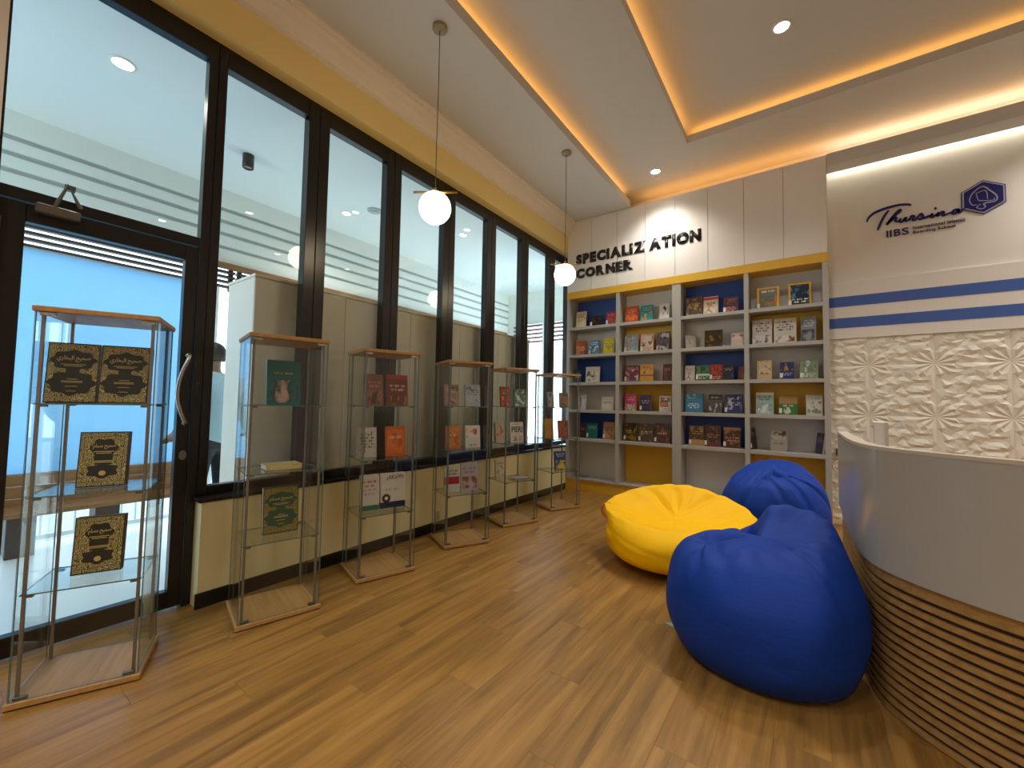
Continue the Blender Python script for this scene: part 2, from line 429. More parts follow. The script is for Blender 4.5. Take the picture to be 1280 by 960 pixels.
# ceilings: soffit along the windows, first recess, inner recess
def ceiling_parts():
    struct(MB().box(-0.16, 1.005, YB, D, Z0, Z0+0.105).build('ceiling_soffit_left', ['ceil']))
    sbox('ceiling_soffit_right', 'ceil', 5.9, XR, YB, YW, Z0, Z0+0.105)
    sbox('ceiling_soffit_front', 'ceil', 1.005, 5.9, YB, -1.7, Z0, Z0+0.105)
    x0, x1, y0, y1 = 1.962, 5.0, -0.6, 4.93
    m = MB()
    m.box(-0.16, x0, YB, YW, Z1, Z1+0.09); m.box(x1, XR, YB, YW, Z1, Z1+0.09)
    m.box(x0, x1, y1, YW, Z1, Z1+0.09); m.box(x0, x1, YB, y0, Z1, Z1+0.09)
    struct(m.build('ceiling_recess', 'ceil'))
    sbox('ceiling', 'ceil', -0.16, XR, YB, YW, Z2, Z2+0.1)
    # cornice boards on the logo side
    sbox('ceiling_soffit_back', 'ceil', 3.265, XR, D, YW-0.085, 4.03, 4.165)
    # warm light strips lying on the ledges
    def strip(label, *b):
        e = tag(MB().box(*b).build('cove_light_strip', 'cove'), label, 'light strip', 'warm cove light strips')
    strip('warm LED strip hidden in cove above the pendant lamps', 0.905, 0.94, -1.5, 5.6, Z0+0.107, Z0+0.122)
    strip('warm LED strip hidden in cove on top of the white cupboard panels', 1.15, 5.7, D+0.12, D+0.16, Z0+0.008, Z0+0.022)
    strip('warm LED strip hidden in left edge of inner ceiling recess', x0-0.085, x0-0.05, y0, y1, Z1+0.092, Z1+0.107)
    strip('warm LED strip hidden in back edge of inner ceiling recess', x0, x1, y1+0.10, y1+0.14, Z1+0.092, Z1+0.107)
    tag(MB().box(3.30, XR-0.1, YW-0.06, YW-0.03, 4.10, 4.12).build('wall_washer_strip', 'whiteled'), 'cool white LED strip along top of the logo wall', 'light strip')
ceiling_parts()

# ------------------------------------------------------------------ downlights
def downlight(x, y, z, label, r=0.055, power=P_DOWN, group='ceiling downlights', spread=120, col=(1.0, 0.965, 0.91)):
    t = thing('downlight', label, 'downlight', (x, y, z), 0, group)
    MB().lathe([(r*1.28, 0.0), (r*1.28, -0.006), (r*1.02, -0.010), (r*1.0, -0.004), (r*0.98, 0.0)], 28).build('trim_ring', 'lamp_ring', t, True)
    MB().lathe([(r*0.99, -0.003), (r*0.99, -0.0065), (0.002, -0.0065)], 24).build('lens', 'lamp', t)
    ld = bpy.data.lights.new('downlight_lamp', 'SPOT'); ld.energy = power; ld.spot_size = radians(spread); ld.spot_blend = 0.9
    ld.shadow_soft_size = 0.12; ld.color = col
    lo = bpy.data.objects.new('downlight_lamp', ld); COL.objects.link(lo); lo.parent = t; lo.location = (0, 0, -0.03)
downlight(1.488, 5.30, Z1, 'small round downlight above the SPECIALIZATION sign')
downlight(2.925, 4.03, Z2, 'round downlight in the inner ceiling recess')
downlight(4.5, 3.0, Z2, 'round downlight in inner recess above the reception counter')
downlight(1.45, -0.5, Z1, 'added round fill downlight in first recess near the entrance door')  # lamps behind the viewer are unseen fill lights, added to brighten the room
downlight(2.9, -0.9, Z1, 'added round fill downlight in first recess behind the viewer')
downlight(4.6, -0.9, Z1, 'added round fill downlight in first recess behind the viewer on the counter side')
downlight(1.45, -2.1, Z0, 'added round fill downlight in the front soffit on the window side')
downlight(4.6, -2.1, Z0, 'added round fill downlight in the front soffit on the counter side')
downlight(5.3, 5.4, Z1, 'added round fill downlight in first recess above the logo wall', power=110)  # added out of view to brighten the logo wall
downlight(5.65, 4.0, Z1, 'round downlight in first recess at the far right')
downlight(5.65, 2.1, Z1, 'round downlight in first recess at the near right')

# ------------------------------------------------------------------ pendant lamps
def pendant(x, y, label, rz):
    t = thing('pendant_lamp', label, 'pendant lamp', (x, y, Z0), rz, 'globe pendant lamps')
    MB().lathe([(0.052, 0), (0.055, -0.004), (0.055, -0.022), (0.045, -0.028), (0.004, -0.03)], 28).build('canopy', 'canopy', t, True)
    MB().tube([(0, 0, -0.028), (0.002, 0, -0.5), (-0.002, 0.002, -1.0), (0, 0, -1.27)], 0.0028, 8).build('cord', 'cord', t, True)
    MB().lathe([(0.008, -1.30), (0.012, -1.295), (0.012, -1.262), (0.006, -1.255)], 14).build('socket', 'brass', t, True)
    MB().tube([(-0.165, 0, -1.292), (0.165, 0, -1.292)], 0.0085, 10).build('arm', 'brass', t, True)
    R = 0.118; pr = [(max(0.002, R*sin(pi*i/20)), R*cos(pi*i/20)) for i in range(21)]
    MB().lathe(pr[::-1], 32, (0, 0, -1.412)).build('globe', 'globe', t, True)
pendant(0.826, 2.095, 'globe pendant lamp with brass bar in front of the windows, nearer one', radians(34))
pendant(0.872, 4.028, 'globe pendant lamp beside the SPECIALIZATION lettering, farther one', radians(34))

# ------------------------------------------------------------------ glazing
FD = 0.07
mids = [0.99, 1.697, 2.44, 3.193, 3.932, 4.676, 5.418, 6.0]
def window(i, y0, y1, first):
    w = struct(empty('window_%d' % i, (XF, y0, 0.672)))
    H = 3.69-0.672; wd = y1-y0; l = 0.054 if first else 0.086; r = 0.086
    f = MB(); f.box(-FD, 0, 0.002, l, 0, H); f.box(-FD, 0, wd-r, wd-0.002, 0, H); f.box(-FD, 0, l, wd-r, 0, 0.056); f.box(-FD, 0, l, wd-r, H-0.14, H)
    f.build('window_frame', 'black', w, bevel=0.003)
    g = MB(); g.box(-FD-0.012, -FD+0.006, l-0.02, l, 0.05, H-0.13); g.box(-FD-0.012, -FD+0.006, wd-r, wd-r+0.02, 0.05, H-0.13)
    g.build('glazing_bead', 'blackbase', w)
    MB().box(-0.046, -0.038, l-0.006, wd-r+0.006, 0.05, H-0.134).build('pane', 'glass', w)
for i in range(7): window(i+1, mids[i], mids[i+1], i == 0)

def door():
    d = struct(empty('door_1', (XF, 0.105, 0)))
    Y = lambda y: y-0.105
    f = MB(); f.box(-FD, 0.0, Y(0.02), Y(0.118), 0, 3.69); f.box(-FD, 0.0, Y(0.938), Y(0.99), 0, 3.69)
    f.box(-FD, 0, Y(0.118), Y(0.938), 2.275, 2.335); f.box(-FD, 0, Y(0.118), Y(0.938), 3.55, 3.69)
    f.build('door_frame', 'black', d, bevel=0.003)
    MB().box(-0.044, -0.036, Y(0.112), Y(0.944), 2.33, 3.556).build('transom_pane', 'glass', d)
    lf = MB(); lf.box(-0.062, -0.006, Y(0.122), Y(0.209), 0.012, 2.268); lf.box(-0.062, -0.006, Y(0.868), Y(0.934), 0.012, 2.268)
    lf.box(-0.062, -0.006, Y(0.209), Y(0.868), 2.175, 2.268); lf.box(-0.062, -0.006, Y(0.209), Y(0.868), 0.012, 0.115)
    leaf = lf.build('leaf', 'black', d, bevel=0.003)
    MB().box(-0.040, -0.032, Y(0.203), Y(0.874), 0.11, 2.18).build('pane', 'glass', d)
    pts = [(0.0, Y(0.908), 1.565), (0.035, Y(0.906), 1.562), (0.055, Y(0.888), 1.52), (0.058, Y(0.862), 1.44), (0.058, Y(0.848), 1.35), (0.058, Y(0.852), 1.27), (0.055, Y(0.880), 1.18), (0.035, Y(0.905), 1.142), (0.0, Y(0.908), 1.14)]
    h = MB().tube(smooth_path(pts, 5), 0.0115, 12).build('handle', 'chrome', d, True)
    for z in (1.565, 1.14):
        rl = MB().tube([(-0.006, Y(0.908), z), (0.012, Y(0.908), z)], 0.017, 16).build('rose', 'chrome', h, True)
    MB().prism([(0.020*cos(a*pi/12), 0.030*sin(a*pi/12)) for a in range(24)], -0.006, 0.004, lambda p, q, a: (a, Y(0.905)+p, 0.94+q)).build('lock_plate', 'steel', d)
    c = MB().box(-0.004, 0.045, Y(0.235), Y(0.395), 2.225, 2.275).build('door_closer', 'dark', d, bevel=0.006)
    MB().tube([(0.02, Y(0.30), 2.275), (0.05, Y(0.34), 2.40), (0.03, Y(0.392), 2.30)], 0.010, 8).build('closer_arm', 'dark', c)
    MB().box(-0.004, 0.03, Y(0.33), Y(0.37), 2.385, 2.41).build('closer_knuckle', 'dark', c)
    hg = MB(); hg.tube([(0.0, Y(0.12), 2.05), (0.0, Y(0.12), 2.17)], 0.011, 10).build('hinge', 'steel', d, True)
door()
so = tag(MB().box(0.0, 0.009, 2.965, 3.035, 0.105, 0.195).build('wall_socket', 'socket', bevel=0.003), 'small grey power socket low on the pale yellow wall', 'socket')

# ------------------------------------------------------------------ terrace beyond the glass
TX = -2.4; TZ = 3.72
sbox('floor_terrace', 't_floor', TX-0.05, -0.2, YB, 7.4, -0.1, 0.0)
sbox('ceiling_terrace', 't_ceil', TX-0.2, -0.165, YB, 7.5, TZ, TZ+0.12)
bz = [2.86, 3.025, 3.065, 3.18, 3.225, 3.325, 3.37, 3.465, 3.51, TZ]
m = MB()
for a, b in zip(bz[0::2], bz[1::2]): m.box(TX-0.1, TX, YB, 7.4, a, b)
bulk = struct(m.build('wall_bulkhead', 't_wall'))
for a, b in zip(bz[1::2], bz[2::2]): MB().box(TX-0.1, TX-0.03, YB, 7.4, a, b).build('groove', 't_groove', bulk)
def louver(label, y0, y1):
    t = thing('louver_screen', label, 'louver', (TX-0.05, y0, 2.56), 0, 'louver screens')
    for k in range(4): MB().box(-0.04, 0.02, 0, y1-y0, 0.03+k*0.058, 0.03+k*0.058+0.026).build('slat', 'louver', t)
    for y in (0.02, (y1-y0)/2, y1-y0-0.05): MB().box(-0.06, -0.04, y, y+0.05, 0, 0.30).build('bracket', 'louver', t)
louver('dark horizontal louver slats under the terrace bulkhead, seen through the door', YB, 1.98)
louver('dark horizontal louver slats above the grey lockers outside the windows', 2.0, 7.3)
tag(MB().box(TX-0.02, TX+0.05, YB, 7.3, 2.80, 2.858).build('timber_beam', 'timber'), 'brown timber beam running under the terrace bulkhead', 'beam')
# frosted screen, bench, railing
t = thing('frosted_screen', 'pale blue frosted screen on the terrace behind the glass door', 'screen', (TX, YB, 0))
MB().box(-0.02, 0.0, 0.0, 1.78-YB, 0.62, 2.57).build('panel', 'frost', t)
MB().box(-0.045, 0.02, 1.76-YB, 1.81-YB, 0.0, 2.57).build('post', 't_white', t)
t = thing('wooden_bench', 'long brown wooden bench on the terrace behind the glass door', 'bench', (TX+0.06, -1.2, 0))
for k in range(3): MB().box(0, 0.045, 0, 2.7, 0.33+k*0.102, 0.33+k*0.102+0.097).build('back_plank', 'timber', t, bevel=0.004)
MB().box(0.045, 0.36, 0, 2.7, 0.325, 0.365).build('seat', 'timber', t, bevel=0.004)
for y in (0.25, 1.55, 2.05): MB().box(0.05, 0.30, y, y+0.16, 0, 0.325).build('leg', 'louver', t, bevel=0.004)
t = thing('railing', 'white metal railing outside the terrace seen under the bench', 'railing', (-3.1, -2.2, -0.2))
for z in (0.08, 0.55, 0.95): MB().box(-0.02, 0.02, 0, 8.5, z, z+0.045).build('rail', 't_white', t)
for k in range(72): MB().box(-0.008, 0.008, k*0.118, k*0.118+0.016, 0.1, 0.95).build('baluster', 't_white', t)
for y, w_ in ((2.05, 'nearest the frosted screen'), (2.75, 'second from the frosted screen'), (3.6, 'third from the frosted screen'), (4.5, 'third from the end louvers'), (5.4, 'second from the end louvers'), (6.4, 'nearest the end louvers')):
    tag(MB().box(TX-0.05, TX+0.02, y, y+0.055, 0, 2.57).build('terrace_post', 't_white', bevel=0.004), 'slim white terrace post, '+w_, 'post', 'white posts along the terrace')
sbox('ground', 'ground', -14, TX-0.05, -9, 16, -0.45, -0.2)
# far end of the terrace
we = struct(MB().box(TX-0.1, -0.17, 7.4, 7.5, 3.02, TZ).box(TX-0.1, TX+0.22, 7.4, 7.5, 0, 3.02).build('wall_terrace_end', 't_wall'))
t = thing('end_louver', 'rust red and white louvers closing the far end of the terrace', 'louver', (TX+0.22, 7.32, 2.6))
for k in range(5): MB().box(0, 2.0, -0.02, 0.05, k*0.085, k*0.085+0.035).build('slat', 'louver_red', t)
MB().box(0.75, 0.83, -0.04, 0.06, -2.6, 0.44).build('post', 't_white', t)
# grey lockers
t = thing('locker_unit', 'tall grey beige locker unit backing onto the windows', 'locker', (-0.78, 1.345, 0))
MB().box(0.0, 0.475, 0, 3.75, 0, 2.225).build('carcass', 'locker', t, bevel=0.003)
for k in range(5): MB().box(0.475, 0.482, 0.004+k*0.75, 0.746+k*0.75, 0.02, 2.22).build('back_panel', 'locker', t)
MB().box(-0.02, 0.49, -0.004, 3.755, 2.225, 2.245).build('top_board', 'locker', t)

# terrace lamps
def terrace_lights():
    downlight(-0.94, 0.66, TZ, 'bright downlight in the terrace ceiling above the door', 0.06, P_TERR, 'terrace downlights', 130, (1, 0.93, 0.84))
    downlight(-1.75, 2.96, TZ, 'downlight in the terrace ceiling beside the round vent', 0.05, P_TERR, 'terrace downlights', 130, (1, 0.93, 0.84))
    downlight(-0.95, 4.3, TZ, 'downlight in the terrace ceiling at its far end', 0.05, P_TERR, 'terrace downlights', 130, (1, 0.93, 0.84))
    t = thing('ceiling_spotlight', 'black cylinder spotlight hanging under the terrace ceiling', 'spotlight', (-1.42, 1.68, TZ))
    MB().lathe([(0.05, 0), (0.05, -0.13), (0.044, -0.135), (0.042, -0.12), (0.002, -0.12)], 28).build('housing', 'black', t, True)
    MB().lathe([(0.041, -0.119), (0.041, -0.124), (0.002, -0.124)], 24).build('lens', 'chrome', t)
    t = thing('ceiling_vent', 'round grey vent in the terrace ceiling', 'vent', (-1.38, 3.12, TZ))
    MB().lathe([(0.09, 0), (0.09, -0.012), (0.07, -0.02), (0.002, -0.02)], 28).build('cover', 't_groove', t, True)
    MB().lathe([(0.045, -0.02), (0.045, -0.03), (0.002, -0.03)], 24).build('disc', 't_groove', t, True)
terrace_lights()

# ------------------------------------------------------------------ book wall
COLX = [(0.048, 0.803), (0.856, 1.591), (1.702, 2.438), (2.488, 3.208)]
DIVX = [(0.003, 0.048), (0.803, 0.856), (1.591, 1.702), (2.438, 2.488), (3.208, 3.263)]
ZS = [0.192, 0.794, 1.224, 1.639, 2.065, 2.494]       # board tops, bottom to top
def bookcase():
    t = thing('bookcase', 'grey built-in bookcase with blue and mustard back panels across the far wall', 'bookcase', (0, D, 0))
    dp = YW-D-0.002
    for a, b in DIVX: MB().box(a, b, 0, dp, 0.165, 2.943).build('divider', 'grey', t, bevel=0.0015)
    for c, (a, b) in enumerate(COLX):
        for r, z in enumerate(ZS):
            MB().box(a, b, 0.004, dp-0.014, z-(0.028 if r == 0 else 0.043), z).build('shelf_board', 'grey', t, bevel=0.0015)
            top = ZS[r+1]-0.043 if r < 5 else 2.943
            k = 5-r     # row from the top
            mat = ('blueback' if k % 2 == 0 else 'greyback') if c in (0, 2) else ('greyback' if k % 2 == 0 else 'mustard')
            MB().box(a, b, dp-0.012, dp-0.002, z, top).build('back_panel', mat, t)
    MB().box(0.003, 3.263, 0.03, dp, 0, 0.164).build('plinth', 'mustard', t)
    MB().box(0.003, 3.263, -0.006, dp, 2.943, 3.048).build('fascia', 'yellow_strip', t, bevel=0.0015)
bookcase()
def cupboards():
    t = thing('wall_cupboard', 'row of tall white cupboard panels above the yellow fascia', 'cupboard', (0, D, 3.05))
    MB().box(0.003, 3.263, 0.02, YW-D-0.002, 0, 1.105).build('carcass', 'white_panel', t)
    for k in range(8): MB().box(0.003+k*0.4075, 0.003+(k+1)*0.4075-0.005, 0, 0.0195, 0.001, 1.106).build('door_panel', 'white_panel', t, bevel=0.0012)
cupboards()
def lettering():
    def line(word, name, label, spans, z0, z1):
        t = thing(name, label, 'sign', (0, D-0.012, 0))
        for chars, x0, x1 in spans:
            ms = [text_mesh(c, 1.0, 0.0, 0.078) for c in chars]; ws = [(bounds(m)[1]-bounds(m)[0]) for m in ms]
            gap = 0.055; tot = sum(ws)+gap*(len(ws)-1); k = (x1-x0)/tot; x = x0
            for m, w in zip(ms, ws):
                bm = bmesh.new(); bm.from_mesh(m)
                r = bmesh.ops.extrude_face_region(bm, geom=bm.faces[:])
                for v in [g for g in r['geom'] if isinstance(g, bmesh.types.BMVert)]: v.co.z += 0.008
                bm.to_mesh(m); bm.free()
                stand_up(m, x, x+w*k, z0, z1, 0.012)
                mesh_obj('letter', m, 'sign_black', t); x += (w+gap)*k
    line('', 'wall_sign', 'black raised lettering SPECIALIZATION on the white panels', [('SPECIALIZ', 0.152, 1.233), ('ATION', 1.285, 1.957)], 3.463, 3.625)
    line('', 'wall_sign', 'black raised lettering CORNER, lower line on the white panels', [('CORNER', 0.155, 1.056)], 3.243, 3.397)
lettering()

# ------------------------------------------------------------------ logo wall
def logo_wall():
    t = thing('striped_panel', 'white raised wall panel with two horizontal blue stripes', 'panel', (3.268, YW, 2.10))
    L = XR-3.268-0.01
    MB().box(0, L, -0.03, -0.001, 0, 0.645).build('board', 'white_panel', t, bevel=0.002)
    MB().box(0, L, -0.033, -0.03, 0.366, 0.481).build('stripe', 'stripe_blue', t)
    MB().box(0, L, -0.033, -0.03, 0.122, 0.236).build('stripe', 'stripe_blue', t)
    y0, y1 = YW-0.016, YW-0.001
    S = {'T': [[(3.623, 3.407), (3.638, 3.447), (3.679, 3.487), (3.737, 3.509), (3.811, 3.523), (3.889, 3.527), (3.954, 3.516), (3.985, 3.5)],
               [(3.806, 3.488), (3.776, 3.446), (3.74, 3.37), (3.712, 3.292)]],
         'h': [[(3.808, 3.376), (3.859, 3.417), (3.898, 3.453), (3.896, 3.471), (3.865, 3.446), (3.819, 3.381), (3.788, 3.335), (3.808, 3.358), (3.847, 3.389), (3.866, 3.389), (3.858, 3.361), (3.876, 3.347), (3.899, 3.366)]],
         'u': [[(3.902, 3.376), (3.891, 3.348), (3.907, 3.336), (3.931, 3.358), (3.942, 3.376), (3.934, 3.348), (3.948, 3.335), (3.969, 3.354)]],
         'r': [[(3.968, 3.333), (3.981, 3.375), (3.989, 3.379), (4.004, 3.369), (3.995, 3.338), (4.012, 3.331), (4.033, 3.35)]],
         's': [[(4.02, 3.338), (4.057, 3.385), (4.072, 3.355), (4.07, 3.336), (4.05, 3.33), (4.041, 3.342)], [(4.07, 3.334), (4.1, 3.338), (4.119, 3.352)]],
         'i': [[(4.117, 3.335), (4.142, 3.362), (4.135, 3.336), (4.149, 3.330), (4.17, 3.350)], [(4.162, 3.412), (4.176, 3.419)]],
         'n': [[(4.17, 3.33), (4.187, 3.364), (4.182, 3.332), (4.213, 3.363), (4.226, 3.353), (4.222, 3.329), (4.238, 3.328), (4.295, 3.348)]],
         'a': [[(4.333, 3.362), (4.305, 3.362), (4.290, 3.339), (4.299, 3.325), (4.319, 3.332), (4.337, 3.358), (4.331, 3.335), (4.345, 3.328), (4.378, 3.362)]]}
    t = thing('wall_sign', 'navy script lettering Thursina on the white wall', 'sign', (0, 0, 0))
    for ch, strokes in S.items():
        m = MB()
        for s in strokes: ribbon(m, s, 0.024, y0, y1)
        m.build('letter', 'logo_navy', t)
    t = thing('wall_sign', 'grey lettering IIBS International Islamic Boarding School under the navy script', 'sign', (0, 0, 0))
    def txt(body, x0, x1, z0, z1, bold, mat, nm):
        me = text_mesh(body, 1.0, 0.03, bold); stand_up(me, x0, x1, z0, z1, YW-0.006)
        for v in me.vertices: v.co.y = YW-0.012 if v.co.y < YW-0.006 else YW-0.001
        mesh_obj(nm, me, mat, t)
    for ch, a, b in (('I', 3.784, 3.797), ('I', 3.812, 3.825), ('B', 3.845, 3.897), ('S', 3.907, 3.963)): txt(ch, a, b, 3.192, 3.266, 0.004, 'logo_navy', 'letter')
    txt('International Islamic', 3.993, 4.379, 3.232, 3.268, 0.0, 'logo_grey', 'small_print')
    txt('Boarding School', 3.995, 4.309, 3.178, 3.216, 0.0, 'logo_grey', 'small_print')
    t = thing('wall_emblem', 'navy hexagon emblem with silver calligraphy beside the script lettering', 'emblem', (4.506, YW, 3.44))
    hx = lambda R: [(R*cos(pi/2+k*pi/3), R*sin(pi/2+k*pi/3)) for k in range(6)]
    MB().prism(hx(0.174), -0.010, -0.001, lambda p, q, a: (p, a, q)).build('backing', 'logo_navy', t)
    MB().prism(hx(0.166), -0.012, -0.010, lambda p, q, a: (p, a, q)).build('border', 'logo_line', t)
    MB().prism(hx(0.152), -0.016, -0.012, lambda p, q, a: (p, a, q)).build('plate', 'logo_navy', t)
    E = [[(4.458, 3.371), (4.43, 3.376), (4.412, 3.416), (4.416, 3.458), (4.443, 3.507), (4.503, 3.546), (4.554, 3.488), (4.589, 3.436), (4.597, 3.397), (4.578, 3.374), (4.528, 3.374), (4.505, 3.367), (4.518, 3.338), (4.49, 3.32), (4.458, 3.347), (4.486, 3.372)],
         [(4.457, 3.496), (4.469, 3.422), (4.496, 3.403), (4.574, 3.389), (4.576, 3.412)], [(4.464, 3.491), (4.522, 3.498), (4.534, 3.411)]]
    m = MB()
    for i, s in enumerate(E): ribbon(m, [(a-4.506, b-3.44) for a, b in s], 0.010 if i == 0 else 0.006, -0.019, -0.016)
    m.build('calligraphy', 'logo_line', t)
logo_wall()

def relief_tiles():
    from mathutils.geometry import delaunay_2d_cdt
    TW, TH = 0.52, 0.553
    rnd = random.Random(4)
    pts = {}
    def put(u, v, h):
        for q in pts:
            if hypot(q[0]-u, q[1]-v) < 0.035: return
        pts[(round(u, 5), round(v, 5))] = h
    for cu in (0, 1):
        for cv in (0, 1):
            pts[(cu*TW, cv*TH)] = 0.0
            for r, off, K in ((0.07, 0, 6), (0.135, 0, 6)):
                for k in range(K+1):
                    a = k*pi/2/K; h = (0.009 if r < 0.1 else 0.022) if (k+off) % 2 else 0.002
                    if k in (0, K): h = 0.0005
                    u, v = r*cos(a), r*0.85*sin(a)
                    pts[(round(abs(cu*TW-u), 5), round(abs(cv*TH-v), 5))] = h
    for u in (0.26,): put(u, 0, 0.001); put(u, TH, 0.001)
    for v in (0.277,): put(0, v, 0.001); put(TW, v, 0.001)
    n = 0
    while n < 900:
        u, v = rnd.uniform(0.03, TW-0.03), rnd.uniform(0.03, TH-0.03); n += 1
        if all(hypot((q[0]-u)*0.75, (q[1]-v)*1.25) > 0.032 for q in pts) and min(hypot(abs(cu*TW-u), abs(cv*TH-v)) for cu in (0, 1) for cv in (0, 1)) > 0.14:
            pts[(u, v)] = rnd.choice((0.001, 0.004, 0.014, 0.021))
    P = list(pts); res = delaunay_2d_cdt([Vector(p) for p in P], [], [], 0, 1e-5)
    V = [(p.x, -0.004-min(pts.items(), key=lambda kv: hypot(kv[0][0]-p.x, kv[0][1]-p.y))[1], p.y) for p in res[0]]
    F = [tuple(f) for f in res[2]]
    xs = [3.092+TW*k for k in range(7)]; zz = [0.131+TH*k for k in range(4)]
    cache = {}
    for ix, x in enumerate(xs):
        for iz, z in enumerate([zz[0]-TH]+zz):
            cl = max(0.0, 3.268-x); cr = min(TW, XR-x-0.004); cb = max(0.0, -z); ct = min(TH, 2.098-z)
            key = (round(cl, 3), round(cr, 3), round(cb, 3), round(ct, 3))
            if key not in cache:
                bm = bmesh.new(); vs = [bm.verts.new(v) for v in V]
                for f in F:
                    try: bm.faces.new([vs[i] for i in f])
                    except ValueError: pass
                for co, no in (((cl+0.0008, 0, 0), (-1, 0, 0)), ((cr-0.0008, 0, 0), (1, 0, 0)), ((0, 0, cb+0.0008), (0, 0, -1)), ((0, 0, ct-0.0008), (0, 0, 1))):
                    bmesh.ops.bisect_plane(bm, geom=bm.verts[:]+bm.edges[:]+bm.faces[:], plane_co=co, plane_no=no, clear_outer=True)
                for f in bm.faces:
                    f.normal_update()
                    if f.normal.y > 0: f.normal_flip()
                # thin body behind the relief
                r = bmesh.ops.extrude_edge_only(bm, edges=[e for e in bm.edges if e.is_boundary])
                for v in [g for g in r['geom'] if isinstance(g, bmesh.types.BMVert)]: v.co.y = -0.0005
                me = bpy.data.meshes.new('relief_tile'); bm.to_mesh(me); bm.free(); me.materials.append(M['tile']); cache[key] = me
            o = bpy.data.objects.new('relief_tile', cache[key]); COL.objects.link(o); o.parent = wall_back; o.location = (x, YW, z)
relief_tiles()

# ------------------------------------------------------------------ reception counter
CP = [(3.243, 3.94), (3.245, 3.4), (3.25, 2.98), (3.266, 2.70), (3.305, 2.50), (3.39, 2.36), (3.52, 2.235), (3.66, 2.14), (3.85, 2.045), (4.1, 1.96), (4.5, 1.89), (5.2, 1.86)]
def counter():
    path = [Vector((p.x, p.y)) for p in smooth_path([(a, b, 0) for a, b in CP], 7)]
    def off(d):
        out = []
        for i, p in enumerate(path):
            q = path[min(i+1, len(path)-1)]-path[max(i-1, 0)]; q.normalize(); out.append(p+Vector((-q.y, q.x))*d)
        return out
    base = Vector((3.6, 2.8))
    def wall(name, mat, d0, d1, z0, z1, parent, bevel=0):
        a = off(d0); b = off(d1); n = len(a); m = MB()
        vs = [(p.x-base.x, p.y-base.y, z) for ring, z in ((a, z0), (a, z1), (b, z1), (b, z0)) for p in ring]
        fs = []
        for i in range(n-1):
            for k in range(4):
                k2 = (k+1) % 4; fs.append((k*n+i, k*n+i+1, k2*n+i+1, k2*n+i))
        fs += [(0, n, 2*n, 3*n), (n-1, 2*n-1, 3*n-1, 4*n-1)]
        return m.add(vs, fs).build(name, mat, parent, bevel=bevel)
    t = thing('reception_counter', 'curved reception counter with grey upper panel and walnut slatted base', 'counter', (base.x, base.y, 0))
    wall('core', 'slat_gap', 0.034, 0.075, 0.0, 0.60, t)
    wall('upper_panel', 'counter', 0.0, 0.05, 0.602, 1.122, t)
    wall('top_rim', 'counter_rim', -0.002, 0.056, 1.122, 1.137, t)
    wall('slat', 'slat', 0.018, 0.034, 0.548, 0.600, t)
    for k in range(14): wall('slat', 'slat', 0.018, 0.034, 0.004+k*0.0388, 0.004+k*0.0388+0.0215, t)
    wall('work_surface', 'counter_rim', 0.056, 0.50, 0.72, 0.75, t)
counter()
t = thing('desk_screen', 'white upright screen standing behind the grey reception counter', 'screen', (3.451, 3.6, 0.75), radians(-4))
MB().box(-0.036, 0.036, -0.02, 0.02, 0.02, 0.475).build('panel', 'white_panel', t, bevel=0.006)
MB().box(0.02, 0.036, -0.024, -0.02, 0.03, 0.47).build('edge', 'counter_rim', t)
MB().box(-0.06, 0.06, -0.05, 0.05, 0.0, 0.02).build('foot', 'counter_rim', t, bevel=0.004)
t = thing('wall_ring', 'white ring hanging on the relief wall beside the bookcase', 'ring', (3.335, YW-0.06, 0.66))
MB().tube([(0.055*cos(2*pi*k/28), 0, 0.055*sin(2*pi*k/28)) for k in range(29)], 0.008, 8, cap=False).build('hoop', 'print_white', t, True)
MB().tube([(0, 0, 0.055), (0.0, 0.01, 0.13), (0.0, 0.03, 0.16)], 0.005, 6).build('hanger', 'dark', t)
MB().box(-0.025, 0.025, -0.01, 0.03, 0.12, 0.20).build('bracket', 'dark', t, bevel=0.004)

# ------------------------------------------------------------------ glass display cabinets
CW, CD, CH = 0.44, 0.40, 1.684
CSH = [0.46, 0.865, 1.265]
CABS = [((0.482, 0.404), 24.0, 'first glass display cabinet, nearest the door, holding black and gold books'),
        ((0.534, 1.235), 13.5, 'second glass display cabinet, with a teal book on its top shelf'),
        ((0.5285, 1.993), 17.0, 'third glass display cabinet, with an orange book on its middle shelf'),
        ((0.5445, 2.86), 26.0, 'fourth glass display cabinet from the door, third from the bookcase'),
        ((0.55, 3.71), 21.5, 'fifth glass display cabinet from the door, last but one'),
        ((0.61, 4.597), 26.0, 'sixth glass display cabinet, smallest and closest to the bookcase')]
def cab_frame(i):
    (mx, my), a, _ = CABS[i]; a = radians(a)
    e = Vector((sin(a), cos(a), 0)); n = Vector((-cos(a), sin(a), 0))
    return Vector((mx, my, 0)), e, n, pi/2-a
def gpanel(x0, x1, y0, y1, z0, z1, big):
    m = MB().box(x0, x1, y0, y1, z0, z1); idx = {'y': (2, 4), 'x': (3, 5), 'z': (0, 1)}[big]
    m.mi = [0 if k in idx else 1 for k in range(6)]; return m
